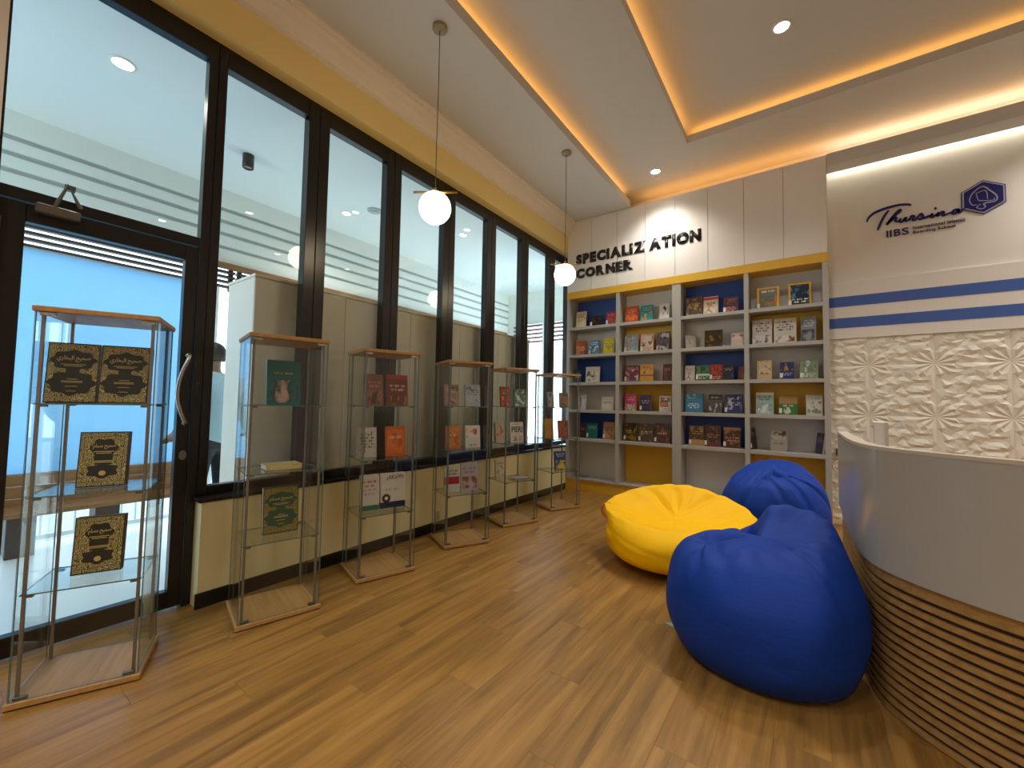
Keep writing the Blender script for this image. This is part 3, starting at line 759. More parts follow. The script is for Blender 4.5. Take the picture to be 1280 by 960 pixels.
def cabinet_proto(t):
    w, d = CW/2, CD
    MB().box(-w-0.004, w+0.004, -0.004, d+0.004, 0.006, 0.032).build('base', 'cabwood', t, bevel=0.003)
    MB().box(-w+0.03, w-0.03, 0.03, d-0.03, 0.0, 0.006).build('glide', 'dark', t)
    MB().box(-w-0.002, w+0.002, -0.002, d+0.002, CH-0.024, CH).build('top', 'cabwood', t, bevel=0.003)
    g = 0.005; zz = (0.034, CH-0.026)
    gpanel(-w+0.006, w-0.006, 0.006, 0.006+g, *zz, 'y').build('glass_door', ['cabglass', 'glassedge'], t)
    gpanel(-w+0.006, w-0.006, d-0.006-g, d-0.006, *zz, 'y').build('glass_panel', ['cabglass', 'glassedge'], t)
    gpanel(-w+0.006, -w+0.006+g, 0.014, d-0.014, *zz, 'x').build('glass_panel', ['cabglass', 'glassedge'], t)
    gpanel(w-0.006-g, w-0.006, 0.014, d-0.014, *zz, 'x').build('glass_panel', ['cabglass', 'glassedge'], t)
    for sx in (-1, 1):
        for y in (0.032, d-0.03):
            p = MB().box(sx*(w-0.028)-0.0065, sx*(w-0.028)+0.0065, y-0.0065, y+0.0065, 0.032, CH-0.024).build('post', 'steel', t, bevel=0.002)
            for z in CSH: MB().box(-0.012+sx*(w-0.046), 0.012+sx*(w-0.046), y-0.01, y+0.01, z-0.016, z-0.0065).build('shelf_clip', 'dark', p)
        MB().box(sx*(w-0.042)-0.022, sx*(w-0.042)+0.022, 0.012, 0.028, 0.032, 0.046).build('hinge', 'dark', t, bevel=0.002)
        MB().box(sx*(w-0.045)-0.026, sx*(w-0.045)+0.026, 0.012, 0.03, CH-0.04, CH-0.024).build('hinge', 'chrome', t, bevel=0.002)
    for z in CSH: gpanel(-w+0.016, w-0.016, 0.02, d-0.016, z-0.006, z, 'z').build('glass_shelf', ['shelfglass', 'glassedge'], t)
for i, (c, a, lab) in enumerate(CABS):
    p, e, n, rz = cab_frame(i)
    t = thing('display_cabinet', lab, 'display cabinet', p, rz, 'glass display cabinets along the windows')
    if i == 0: cabinet_proto(t); proto = t; t.scale = (0.955, 0.9, 1)
    else:
        for ch in list(proto.children):
            c2 = copy_part(ch, t)
            for g in list(ch.children): copy_part(g, c2)

# ------------------------------------------------------------------ books
def book_body(t, w, h, th, mat, spine=None, right=False):
    c = 0.002
    m = MB(); m.box(-w/2, w/2, 0, c, 0, h); m.box(-w/2, w/2, th-c, th, 0, h); m.box(*((w/2-c, w/2) if right else (-w/2, -w/2+c)), c, th-c, 0, h, 1)
    m.build('cover', [mat, spine or mat], t)
    MB().box(-w/2+(0.004 if right else c), w/2-(c if right else 0.004), c, th-c, 0.003, h-0.003).build('pages', 'pages', t)
def book(label, w, h, th, mat, loc, rz=0.0, lean=0.14, group=None, sticker=False, spine=None):
    t = thing('book', label, 'book', loc, rz, group); t.rotation_euler = (-lean, 0, rz)
    book_body(t, w, h, th, mat, spine)
    if sticker: MB().box(-w/2-0.0006, -w/2+0.028, -0.0006, 0.006, 0.02, 0.075).build('spine_sticker', 'sticker', t)
    return t
def flat_book(label, w, h, th, mat, loc, rz, group):
    t = thing('book', label, 'book', loc, rz, group)
    c = 0.002; m = MB(); m.box(-w/2, w/2, -h/2, h/2, 0, c); m.box(-w/2, w/2, -h/2, h/2, th-c, th); m.box(-w/2, w/2, -h/2, -h/2+c, c, th-c)
    m.build('cover', mat, t); MB().box(-w/2+0.003, w/2-0.003, -h/2+c, h/2-0.003, c, th-c).build('pages', 'pages', t); return t

SH = 'books displayed on the bookcase'
RN = ['', 'top', 'second', 'third', 'fourth', 'fifth']; BN = ['', 'leftmost bay', 'second bay', 'third bay', 'rightmost bay']
RZ = [0, 2.494, 2.065, 1.639, 1.224, 0.794]
# bay, row, x, width, height, description, base, picture, title, band, frame, turn (degrees), sticker
BK = [
(1,1,.193,.171,.262,'cream paperback with pale brown print','#d8c4a4',('#c9a98a','#e6d9c2',.1,.6),('#8c5a44',.62,.86),None,None,0,0),
(1,1,.444,.182,.17,'dark hardback with a brown picture','#1d1a18',('#5a3f22','#2b221c',.3,.9),None,None,None,8,1),
(1,1,.686,.152,.205,'crimson red paperback','#a8323c',('#7c2531','#c85a52',.1,.6),('#e3b9a9',.65,.85),None,None,0,1),
(2,1,1.0,.186,.245,'orange red paperback','#d2562f',('#b8431f','#e58a45',.15,.55),('#f0c8a0',.6,.85),('#8a2c20',.05,.12),None,0,0),
(2,1,1.217,.173,.235,'teal paperback with an orange figure','#2c8d95',('#d98a3a','#2f7f78',.12,.6),('#d9e6dc',.66,.9),None,None,0,0),
(2,1,1.455,.142,.225,'white paperback with black brush lettering','#dcd8d2',('#2e2a2c','#d8d2ca',.3,.85),None,None,None,-8,0),
(1,2,.189,.16,.235,'rust orange paperback turned aside','#b8552a',('#8c3a1e','#d07a3e',.1,.7),('#e8c79a',.3,.6),None,None,28,0),
(1,2,.417,.167,.222,'blue and white paperback','#4d8fae',('#dfe6e6','#3c6f92',.1,.6),('#eef2f0',.65,.9),None,None,0,1),
(1,2,.653,.165,.24,'bright yellow paperback','#d9c81c',('#a89c20','#e8dc50',.2,.8),('#5c5a20',.4,.7),None,None,0,0),
(2,2,.995,.2,.255,'pale blue and peach paperback','#9fb4bd',('#d9a58a','#6f93b0',.05,.95),('#e9e2d6',.7,.9),('#dcd4c8',0,.08),None,0,1),
(2,2,1.222,.181,.25,'pink and white paperback with crowded faces','#d8b6a4',('#5e4a44','#e6d6c6',.3,.9),('#c23b3b',.04,.24),None,None,0,1),
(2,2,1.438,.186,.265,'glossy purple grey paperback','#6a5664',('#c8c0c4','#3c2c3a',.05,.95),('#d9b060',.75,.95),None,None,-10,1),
(1,3,.394,.221,.245,'white book with a dark sweeping stroke','#d9cfc2',('#3a3048','#d4c8b8',.1,.7),None,None,None,6,0),
(1,3,.15,.1,.2,'narrow dark teal book in the corner','#1e4a55',None,('#8fb4b4',.5,.8),None,None,40,0),
(2,3,1.01,.214,.24,'maroon book with a glare of plastic','#6e2430',('#c9c2c8','#84303c',.1,.8),('#d9a9a0',.7,.9),('#6b705e',.0,.1),None,0,1),  # pale picture colour is the plastic's glare, painted into the cover
(2,3,1.218,.185,.25,'golden yellow and brown paperback','#d99a1e',('#7a4a20','#e0b048',.4,.7),('#5a3414',.75,.9),('#8c5c1c',.32,.4),None,0,0),
(2,3,1.493,.13,.24,'dark red brown paperback','#5f2a22',('#7d3c2c','#4a1e1a',.1,.7),('#c99a80',.6,.8),None,None,-12,0),
(1,4,.225,.131,.23,'white paperback with violet shards','#d6d2d4',('#7a6a94','#e4e0e2',.2,.9),None,None,None,0,0),
(1,4,.634,.2,.205,'cream booklet with a faint brown title','#d6c9b6',('#b79c86','#dccfbc',.1,.4),('#8c6a58',.5,.62),None,None,-6,0),
(2,4,.99,.169,.24,'pink and green paperback','#d2447c',('#3f8f4c','#d9c9c0',.02,.4),('#f0c0d0',.6,.85),None,None,0,0),
(2,4,1.205,.161,.23,'dark purple paperback','#3c2444',None,('#c9a9b8',.45,.7),('#2a1830',0,.1),None,0,1),
(2,4,1.474,.154,.215,'white paperback with an orange and black picture','#dcd2c8',('#c8743c','#3c3432',.3,.9),('#b04838',.06,.24),None,None,0,0),
(1,5,.244,.116,.22,'dark red brown book in shadow','#4c2620',None,('#a08070',.5,.7),None,None,0,0),
(1,5,.394,.172,.23,'dark green paperback','#1f6a60',None,('#9cc4b8',.6,.82),None,None,0,1),
(1,5,.666,.181,.257,'tan brown paperback','#a97e5c',('#8f6648','#b98e6a',.1,.5),('#6a4430',.5,.75),None,None,0,1),
(2,5,.993,.201,.258,'dark olive hardback with gold scrollwork','#4a3c18',('#8a6c28','#3a2e14',.05,.95),('#d9c27c',.42,.6),None,None,0,1),
(2,5,1.21,.204,.26,'grey brown hardback with gold scrollwork','#5c4c3a',('#8a7450','#483a2c',.05,.95),('#d9ccb0',.42,.6),None,None,0,1),
(2,5,1.434,.209,.272,'reddish brown hardback with gold scrollwork','#5e3426',('#8a5a3c','#4a281e',.05,.95),('#d9b49c',.4,.55),None,None,0,1),
(3,1,1.845,.205,.26,'brown collage book','#6d5a48',('#a98c6a','#3f3830',.02,.98),('#c9a070',.5,.7),('#9a9c98',0,.1),None,0,0),
(3,1,2.048,.174,.245,'cream book with a red heading','#d9c6aa',('#a88468','#e0d2ba',.1,.6),('#8c6450',.55,.7),('#b8423a',.82,.96),None,0,0),
(3,1,2.28,.166,.205,'plum coloured book with red print','#5c4050',('#8a5a5c','#44303c',.3,.9),('#d98a78',.1,.4),None,None,0,1),
(4,1,2.682,.225,.272,'yellow bordered magazine with an orange landscape','#7a8078',('#c9702c','#5c6c64',.1,.6),('#e6dcc8',.74,.88),None,'#e0ae14',0,1),
(4,1,3.0,.22,.28,'yellow bordered magazine with a dark blue night scene','#16304e',('#3f7cae','#0f2036',.3,.9),('#e8e2c8',.12,.34),None,'#e0ae14',6,1),
(3,2,1.803,.15,.19,'white booklet turned aside','#cfc6bc',('#b8a89c','#d8d0c6',.1,.7),None,None,None,42,0),
(3,2,2.078,.21,.23,'dark bronze book with a golden picture','#43371f',('#8c7434','#2e2616',.1,.7),None,('#3a2c1a',.9,1),None,0,0),
(3,2,2.346,.15,.17,'pale pink booklet with a red mark','#cdb9b0',('#a83c44','#d4c4ba',.5,.9),None,None,None,-16,0),
(4,2,2.618,.205,.31,'tall white journal nearest the divider','#cfcac6',('#4c4650','#d4cec8',.06,.36),('#3a3638',.5,.9),None,None,0,1),
(4,2,2.849,.22,.302,'tall white journal with a row of pictures','#d2ccc4',('#7a4034','#d9d2c8',.06,.3),('#4a4440',.5,.9),None,None,0,0),
(4,2,3.068,.15,.3,'tall grey journal with a dark photo','#8c9298',('#4a2c24','#5c6874',.06,.5),('#d4d6d8',.6,.9),None,None,-18,0),
(3,3,1.792,.12,.205,'white and grey paperback','#c3b9b2',('#7c7480','#d0c6be',.1,.6),('#6a6468',.65,.85),None,None,0,0),
(3,3,1.949,.161,.205,'green paperback with a white label band','#2f6a44',('#1f4c34','#4c8a5c',.5,.9),('#d4dcd0',.1,.3),('#c9d2c4',.32,.44),None,0,1),
(3,3,2.109,.151,.21,'red and black paperback','#7c2a28',('#1e1a1c','#b84434',.35,.95),('#e0c4b4',.08,.3),None,None,0,1),
(3,3,2.249,.128,.205,'dark navy paperback with a pale edge','#232838',('#3c3c4c','#181c28',.2,.9),('#b8a8a0',.6,.8),None,None,0,0),
(3,3,2.382,.09,.175,'narrow brown book by the divider','#7a4a34',('#3a4a7a','#8c5c3c',.2,.8),None,None,None,-35,0),
(4,3,2.638,.151,.238,'cream and olive book','#cdb48c',('#8c7c4c','#dcc8a4',.3,.95),('#5c4a34',.24,.36),None,None,0,0),
(4,3,2.864,.137,.205,'navy book with a golden sky','#2c3470',('#b88844','#3a3a5c',.5,.95),('#c4c8e0',.2,.4),None,None,0,1),
(4,3,3.073,.17,.23,'pale green book glaring in the light','#8f9c7c',('#b8d4d8','#6c7c5c',.35,.95),('#d8dcc8',.1,.3),None,None,-6,1),  # pale blue picture colour is glare painted into the cover
(3,4,1.841,.21,.25,'bright blue paperback','#2481a8',('#9cc8d4','#1c6c98',.75,.98),('#e4eef0',.2,.5),None,None,0,0),
(3,4,2.095,.16,.24,'grey and black paperback','#5a5458',('#c8c2c4','#2c282c',.02,.5),('#d4cccc',.75,.9),('#2a2428',.7,.95),None,0,0),
(3,4,2.305,.2,.24,'shiny navy blue book','#2c3464',('#b4b8d0','#20284c',.2,.95),('#c4c8dc',.4,.6),None,None,0,1),  # pale picture colour is a painted shine, not artwork
(4,4,2.637,.181,.262,'pale teal and white book','#a4bfb8',('#d4dcd8','#6c9c94',.06,.5),('#3c5c58',.62,.86),('#d9e0dc',.9,1),None,0,0),
(4,4,2.871,.177,.222,'green and tan book','#3c7c3c',('#c8d4c4','#2c5c38',.05,.4),('#d8e4d0',.42,.55),('#a88458',.58,.98),None,0,1),
(4,4,3.118,.152,.232,'white book with a grey flower drawing','#cbc8bc',('#7c8474','#d4d0c4',.1,.7),('#8c8c80',.75,.9),None,None,0,0),
(3,5,1.872,.182,.262,'brown and gold hardback','#5a3c1c',('#a87c3c','#3c2814',.35,.95),('#c99c5c',.55,.75),('#b08c58',.0,.3),None,0,1),
(3,5,2.064,.19,.272,'dark red brown hardback','#4a2c20',('#7c4c34','#3a2018',.05,.95),('#a87c5c',.4,.6),('#6c2c34',0,.2),None,0,1),
(3,5,2.284,.193,.255,'striped brown and orange hardback','#4c2c1c',('#a86c3c','#3a2014',.1,.95),('#c89470',.3,.55),('#b8824c',.86,1),None,0,1),
(4,5,2.52,.13,.262,'dark spine seen edge on','#3c3630',None,('#a09890',.6,.8),None,None,62,1),
(4,5,2.775,.168,.25,'grey book with a round emblem','#a49c90',('#3c4854','#b4aca0',.55,.95),('#5c5c64',.3,.42),None,None,0,0),
(4,5,3.15,.13,.235,'purple spine seen edge on','#4c4468',None,('#c0b8cc',.5,.8),None,None,-62,0),
]
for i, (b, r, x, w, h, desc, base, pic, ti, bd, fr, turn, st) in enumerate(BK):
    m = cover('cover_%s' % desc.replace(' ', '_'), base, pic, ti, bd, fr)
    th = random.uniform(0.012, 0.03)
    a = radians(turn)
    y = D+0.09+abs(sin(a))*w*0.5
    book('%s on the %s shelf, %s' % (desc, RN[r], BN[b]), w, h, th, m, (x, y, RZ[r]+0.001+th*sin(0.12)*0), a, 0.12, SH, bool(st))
flat_book('thin grey magazine lying flat on the bottom board of the leftmost bay', 0.24, 0.18, 0.008, cover('cover_grey_magazine', '#8f8a80', ('#6c6860', '#a49e94', .1, .9)), (0.20, D+0.12, 0.1925), 0.1, SH)

GC = 'books in the glass display cabinets'
M['gilt_dark'] = gilt('gilt_ground', '#5f5730', '#a2965a', '#d0c28a')
M['gilt_green'] = gilt('gilt_green_ground', '#5a5a24', '#8f8044', '#a8945a')
M['deep_green'] = plain('deep_green_stamp', '#0b1716', 0.4, grain=0.1)
M['mid_green'] = plain('mid_green_stamp', '#23503a', 0.4, grain=0.1)
def lobed(cx, cz, rx, rz, amp, k, n=64, ph=0.0):
    return [(cx+rx*(1+amp*cos(k*2*pi*i/n+ph))*cos(2*pi*i/n), cz+rz*(1+amp*cos(k*2*pi*i/n+ph))*sin(2*pi*i/n)) for i in range(n)]
SAHIH_B = '\ufef1\ufead\ufe8e\ufea8\ufe92\ufedf\ufe8d \ufea2\ufef4\ufea4\ufebb'
SAHIH_M = '\ufee2\ufee0\ufeb4\ufee3 \ufea2\ufef4\ufea4\ufebb'
ADHKAR = '\ufead\ufe8e\ufedb\ufeab\ufef7\ufe8d'
def arabic(t, body, x0, x1, z0, z1, y, mat, nm='title'):
    me = text_mesh(body, 1.0, 0.01, 0.015); stand_up(me, x0, x1, z0, z1, y)
    for v in me.vertices: v.co.y = y-0.0008 if v.co.y < y else y
    return mesh_obj(nm, me, mat, t)
def ornate(label, w, h, th, loc, rz, style, body, ground, stamp, lean=0.10):
    t = thing('book', label, 'book', loc, rz, GC); t.rotation_euler = (-lean, 0, rz)
    book_body(t, w, h, th, 'darkcover', 'maroon', True)
    MB().box(-w/2+0.005, w/2-0.005, -0.0009, 0, 0.006, h-0.006).build('gilt_panel', ground, t)
    def plate(poly, y0, y1, mat, nm): MB().prism(poly, y0, y1, lambda p, q, a: (p, a, q)).build(nm, mat, t)
    if style == 'double':
        plate(lobed(0, h*0.71, w*0.43, h*0.165, 0.07, 8), -0.0016, -0.0009, stamp, 'medallion')
        plate(lobed(0, h*0.33, w*0.44, h*0.20, 0.08, 8, ph=0.4), -0.0017, -0.0009, stamp, 'medallion')
        plate([(-w*.13, h*.45), (w*.13, h*.45), (w*.13, h*.58), (-w*.13, h*.58)], -0.0015, -0.0009, stamp, 'neck')
        arabic(t, body, -w*0.32, w*0.32, h*0.68, h*0.79, -0.0018, 'gold')
        m = MB()
        for z, ww in ((.635, .24), (.61, .18), (.39, .10), (.355, .20), (.335, .2), (.27, .12), (.19, .09)): m.box(-w*ww, w*ww, -0.0024, -0.0017, h*z, h*z+0.0026)
        m.build('small_print', 'gold', t)
    else:
        for z0_, z1_ in ((0.02, 0.98),):
            m = MB(); b = 0.10
            for a0, a1, c0, c1 in ((b, 1-b, .085, .092), (b, 1-b, .908, .915), (b, b+.009, .085, .915), (1-b-.009, 1-b, .085, .915)): m.box((a0-.5)*w, (a1-.5)*w, -0.0014, -0.0009, c0*h, c1*h)
            m.build('border_line', stamp, t)
        plate(lobed(0, h*0.70, w*0.27, h*0.17, 0.10, 6), -0.0016, -0.0009, stamp, 'medallion')
        plate(lobed(0, h*0.29, w*0.31, h*0.13, 0.12, 6, ph=pi), -0.0016, -0.0009, stamp, 'medallion')
        plate([(-w*.17, h*.40), (w*.17, h*.40), (w*.2, h*.56), (-w*.2, h*.56)], -0.0015, -0.0009, stamp, 'neck')
        arabic(t, body, -w*0.23, w*0.23, h*0.68, h*0.78, -0.0018, 'gold')
        m = MB()
        for z, ww in ((.63, .2), (.60, .15), (.46, .18), (.435, .2)): m.box(-w*ww, w*ww, -0.0024, -0.0016, h*z, h*z+0.0035)
        m.build('small_print', 'gold', t)
        plate(lobed(0, h*0.245, w*0.07, h*0.045, 0.1, 8), -0.0022, -0.0016, 'gold', 'seal')
    return t
def incab(i, row, u, dn=0.18):
    p, e, n, rz = cab_frame(i); q = p+n*dn+e*u; q.z = CSH[3-row]+0.0008; return q, rz
q, rz = incab(0, 1, -0.132); ornate('large black and gold book, left of the pair in the first cabinet', 0.178, 0.285, 0.035, q, rz+0.03, 'double', SAHIH_B, 'gilt_dark', 'deep_green')
q, rz = incab(0, 1, 0.052); ornate('large black and gold book, right of the pair in the first cabinet', 0.184, 0.285, 0.06, q, rz-0.03, 'double', SAHIH_B, 'gilt_dark', 'deep_green')
q, rz = incab(0, 2, -0.006); ornate('single black and gold book on middle shelf of the first cabinet', 0.178, 0.262, 0.04, q, rz, 'single', SAHIH_M, 'gilt_dark', 'deep_green')
q, rz = incab(0, 3, -0.003); ornate('single black and gold book on lowest shelf of the first cabinet', 0.178, 0.262, 0.04, q, rz, 'single', SAHIH_M, 'gilt_dark', 'deep_green')
q, rz = incab(1, 3, 0.02); ornate('green and gold book with red edges on lowest shelf of second cabinet', 0.2, 0.285, 0.05, q, rz, 'double', SAHIH_M, 'gilt_green', 'mid_green')
CO = 'in the %s cabinet'
CB = [ # cabinet, row, u, w, h, label, base, pic, title, band, turn
(1,1,.006,.195,.285,'teal book with pale hands on top shelf of the second cabinet','#1f6e72',('#c9b0a4','#24464e',.05,.55),('#d4a878',.68,.74),None,0),
(2,1,-.068,.145,.245,'dusky pink and brown book on top shelf of the third cabinet','#8c5a48',('#4a3828','#a87460',.05,.5),('#c49c88',.55,.8),None,8),
(2,1,.114,.175,.25,'brown and red book with yellow corner on top shelf of third cabinet','#7c3424',('#c9a83c','#5c2c1c',.02,.3),('#d9cfa4',.45,.7),('#a8402c',.86,1),0),
(2,2,-.116,.147,.23,'white book with grey print on middle shelf of third cabinet','#cfcbc2',('#8c8a84','#d8d4cc',.05,.95),('#4c4a4c',.3,.8),None,0),
(2,2,.114,.16,.235,'orange book on middle shelf of the third cabinet','#cf6420',('#b85018','#dc7c30',.1,.9),('#f0d0a4',.55,.7),None,0),
(2,3,-.081,.142,.27,'white book with red script and green foot in third cabinet','#d9d4c8',None,('#b86a5c',.4,.85),('#2c6a58',.0,.14),0),
(3,1,-.116,.14,.205,'pinkish grey book on top shelf of the fourth cabinet','#a88a80',('#7c5c58','#c4a89c',.1,.9),('#d8c4b8',.6,.8),None,0),
(3,1,.101,.155,.21,'pale blue book on top shelf of the fourth cabinet','#b4bccc',('#6c7ca8','#c4ccd4',.2,.9),('#5c6488',.5,.8),None,0),
(3,2,-.09,.144,.215,'orange book on middle shelf of the fourth cabinet','#cf7a2c',('#b8641c','#dc9440',.1,.9),('#f0dcb8',.5,.65),None,0),
(3,2,.111,.155,.215,'white book with red splash on middle shelf of fourth cabinet','#dad6d0',('#b83c3c','#dcd4cc',.45,.98),('#5c8c7c',.05,.2),None,0),
(3,3,-.091,.145,.23,'white book with red block on lowest shelf of fourth cabinet','#d4cec6',None,('#6c5c5c',.65,.9),('#a8302c',.3,.6),0),
(3,3,.087,.18,.26,'mauve and brown book on lowest shelf of the fourth cabinet','#b8acb0',('#7c4c30','#98704c',.08,.5),('#7c6c78',.6,.85),None,0),
(4,1,-.111,.115,.22,'red and yellow book on top shelf of the fifth cabinet','#b0402c',('#d9b444','#c8603c',.05,.5),('#e8d0b0',.6,.85),None,0),
(4,1,.088,.155,.2,'glossy green and white book on top shelf of fifth cabinet','#6f8f80',('#d8e4e4','#3c6450',.05,.95),None,None,0),  # white picture colour is glare painted onto the green cover
(4,2,-.169,.125,.22,'beige book with red print on middle shelf of fifth cabinet','#c4b49c',('#a8443c','#d0c4b0',.3,.95),None,None,12),
(4,3,-.155,.12,.22,'cream book with brown roundel on lowest shelf of fifth cabinet','#c9ba98',('#7c5a3c','#d4c8a8',.2,.7),('#6c5440',.75,.9),None,0),
(5,1,-.109,.105,.19,'white and dark book on top shelf of the sixth cabinet','#b8b8b4',('#3c3c40','#c8c8c4',.05,.95),None,None,14),
(5,1,.091,.135,.185,'tan brown book on top shelf of the sixth cabinet','#98785c',('#6c543c','#ac8c70',.05,.95),None,None,0),
(5,2,-.133,.13,.25,'amber yellow book on middle shelf of the sixth cabinet','#c98a1c',None,('#7c4c14',.4,.7),None,0),
(5,2,.084,.155,.225,'brick red book on middle shelf of the sixth cabinet','#8c442c',('#6c2c20','#a85c40',.1,.9),None,None,0),
(5,3,.046,.17,.235,'blue and yellow book on lowest shelf of the sixth cabinet','#3c4c84',('#d9c83c','#c8b040',.03,.5),('#c8d0e0',.68,.9),None,0),
]
for c, r, u, w, h, lab, base, pic, ti, bd, turn in CB:
    q, rz = incab(c, r, u)
    book(lab, w, h, random.uniform(0.015, 0.03), cover('cover_'+lab.replace(' ', '_'), base, pic, ti, bd), q, rz+radians(turn), 0.10, GC)
# white book with calligraphic title and navy foot; white book with bold capitals
q, rz = incab(2, 3, .104); t = book('white book with black Arabic title and navy foot in third cabinet', 0.2, 0.27, 0.03, cover('cover_white_navy', '#d9d4c4', None, ('#a8a294', .46, .58), ('#232a4a', .0, .17)), q, rz, 0.10, GC)
arabic(t, ADHKAR, -0.06, 0.085, 0.215, 0.255, -0.0006, 'ink')
MB().prism(lobed(-0.055, 0.075, 0.034, 0.034, 0.06, 12), -0.0012, -0.0002, lambda p, q_, a: (p, a, q_)).build('roundel', 'maroon', t)
MB().prism(lobed(-0.055, 0.075, 0.013, 0.013, 0.06, 8), -0.0018, -0.0012, lambda p, q_, a: (p, a, q_)).build('roundel_centre', 'sticker', t)
q, rz = incab(4, 2, .053); t = book('white book with bold black PIERI title on middle shelf of fifth cabinet', 0.175, 0.225, 0.025, cover('cover_white_bold', '#d6d0c6', ('#8c7c68', '#b8a890', .06, .3), ('#a8443c', .86, .94)), q, rz, 0.10, GC)
me = text_mesh('PIERI', 1.0, 0.01, 0.02); stand_up(me, -0.07, 0.072, 0.11, 0.175, -0.0006)
for v in me.vertices: v.co.y = -0.0012 if v.co.y < -0.0006 else -0.0002
mesh_obj('title', me, 'ink', t)
q, rz = incab(1, 2, .008); flat_book('cream book lying flat on middle shelf of the second cabinet', 0.2, 0.15, 0.03, cover('cover_cream_flat', '#cdb878', ('#b8a468', '#d8c890', .1, .9)), q, rz+0.05, GC)
q, rz = incab(4, 3, .074); flat_book('grey book lying flat on lowest shelf of the fifth cabinet', 0.19, 0.14, 0.014, cover('cover_grey_flat', '#a8a29c', ('#78726c', '#b8b2ac', .1, .9)), q, rz+0.05, GC)

# ------------------------------------------------------------------ bean bags
def catmull(keys, x):
    """periodic interpolation of {degrees: value}"""
    ks = sorted(keys); n = len(ks); x %= 360
    j = max([i for i in range(n) if ks[i] <= x], default=n-1)
    a = ks[j]; b = ks[(j+1) % n]; t = ((x-a) % 360)/(((b-a) % 360) or 360)
    p = [keys[ks[(j+d) % n]] for d in (-1, 0, 1, 2)]
    return 0.5*(2*p[1]+(p[2]-p[0])*t+(2*p[0]-5*p[1]+4*p[2]-p[3])*t*t+(3*p[1]-p[0]-3*p[2]+p[3])*t**3)
def bean_bag(label, mat, loc, Rf, Rm, zm, Rr, zr, zc, seed, creases, mid=None, pleat=0.006, nu=180, nv=64):
    t = thing('bean_bag', label, 'bean bag', (loc[0], loc[1], 0), 0, 'bean bags on the floor')
    rnd = random.Random(seed); ph = [rnd.uniform(0, 2*pi) for _ in range(8)]
    m = MB(); vs = []
    for i in range(nu):
        d = 360*i/nu; th = radians(d)
        g = lambda k: catmull(k, d) if isinstance(k, dict) else k
        rm, zmm, rr, zrr = g(Rm), g(zm), g(Rr), g(zr)
        md = g(mid) if mid is not None else (zrr*0.45+zc*0.55)
        prof = [(0, 0), (g(Rf)*0.6, 0), (g(Rf), 0.004), (rm*0.93, zmm*0.42), (rm, zmm), (rm*0.97, zmm+(zrr-zmm)*0.45), ((rm+rr)/2*1.02, zmm+(zrr-zmm)*0.82), (rr, zrr), (rr*0.55, md), (0.0, zc)]
        P = smooth_path([(a, b, 0) for a, b in prof], 8)
        for j in range(nv+1):
            f = j/nv*(len(P)-1); k = min(int(f), len(P)-2); q = P[k].lerp(P[k+1], f-k)
            r, z = max(q.x, 0.0), q.y
            s = j/nv
            w = math.exp(-((s-0.79)/0.075)**2)
            r += pleat*w*(sin(13*th+ph[0])+0.7*sin(23*th+ph[1]+2*sin(2*th)))*min(1, r/0.2)
            body = math.exp(-((s-0.55)/0.2)**2)
            r += 0.006*body*sin(5*th+ph[2]+9*s)+0.004*body*sin(9*th+ph[3]-14*s)
            z += 0.004*w*sin(17*th+ph[4]+20*s)*min(1, r/0.2)
            for (cd, cs, ln, wd, dp, sk) in creases:   # direction, place along profile, length, width, depth, skew
                dd = ((d-cd+180) % 360)-180; ss = s-cs
                a = dd*0.0175*max(r, 0.15); b = ss*1.2
                a2 = a*cos(sk)+b*sin(sk); b2 = -a*sin(sk)+b*cos(sk)
                k2 = math.exp(-(a2/wd)**2-(b2/ln)**2)*dp*min(1.0, r/0.16)**2
                r -= k2*(0.7 if s < 0.8 else 0.2); z -= k2*(0.2 if s < 0.8 else 1.0)
            vs.append((max(r, 0)*cos(th), max(r, 0)*sin(th), max(z, 0.0)))
    fs = []
    for i in range(nu):
        i2 = (i+1) % nu
        for j in range(nv): fs.append((i*(nv+1)+j, i2*(nv+1)+j, i2*(nv+1)+j+1, i*(nv+1)+j+1))
    me = bpy.data.meshes.new('body'); me.from_pydata(vs, [], fs)
    bm = bmesh.new(); bm.from_mesh(me); bmesh.ops.remove_doubles(bm, verts=bm.verts[:], dist=0.0004); bmesh.ops.recalc_face_normals(bm, faces=bm.faces[:])
    for f in bm.faces: f.smooth = True
    bm.to_mesh(me); bm.free(); me.materials.append(M[mat])
    o = bpy.data.objects.new('body', me); COL.objects.link(o); o.parent = t
    return t
by = bean_bag('yellow bean bag with a hollowed seat in front of the bookcase', 'bag_yellow', (2.12, 3.77), 0.36, {0: .57, 45: .50, 90: .48, 135: .50, 180: .52, 225: .62, 270: .69, 315: .62}, {0: .26, 90: .30, 180: .26, 270: .19},
     {0: .60, 45: .50, 90: .42, 135: .48, 180: .58, 225: .53, 270: .47, 315: .52}, {0: .40, 45: .49, 90: .55, 135: .51, 180: .41, 225: .38, 270: .355, 315: .38}, 0.33, 3,
     [(100, .88, .2, .03, .035, .2), (62, .88, .22, .03, .035, -.3), (128, .9, .2, .03, .035, .3), (80, .9, .2, .02, .02, .1), (270, .9, .15, .04, .02, 0), (235, .5, .3, .03, .008, 1.2), (260, .5, .35, .03, .008, 1.4)], mid={0: .34, 90: .44, 180: .34, 270: .31}, pleat=.0045)
hl = MB().tube(smooth_path([(-0.545, -0.10, 0.39), (-0.595, -0.115, 0.385), (-0.622, -0.12, 0.34), (-0.60, -0.115, 0.28), (-0.53, -0.10, 0.25)], 5), 0.013, 8).build('handle', 'bag_orange', by, True)
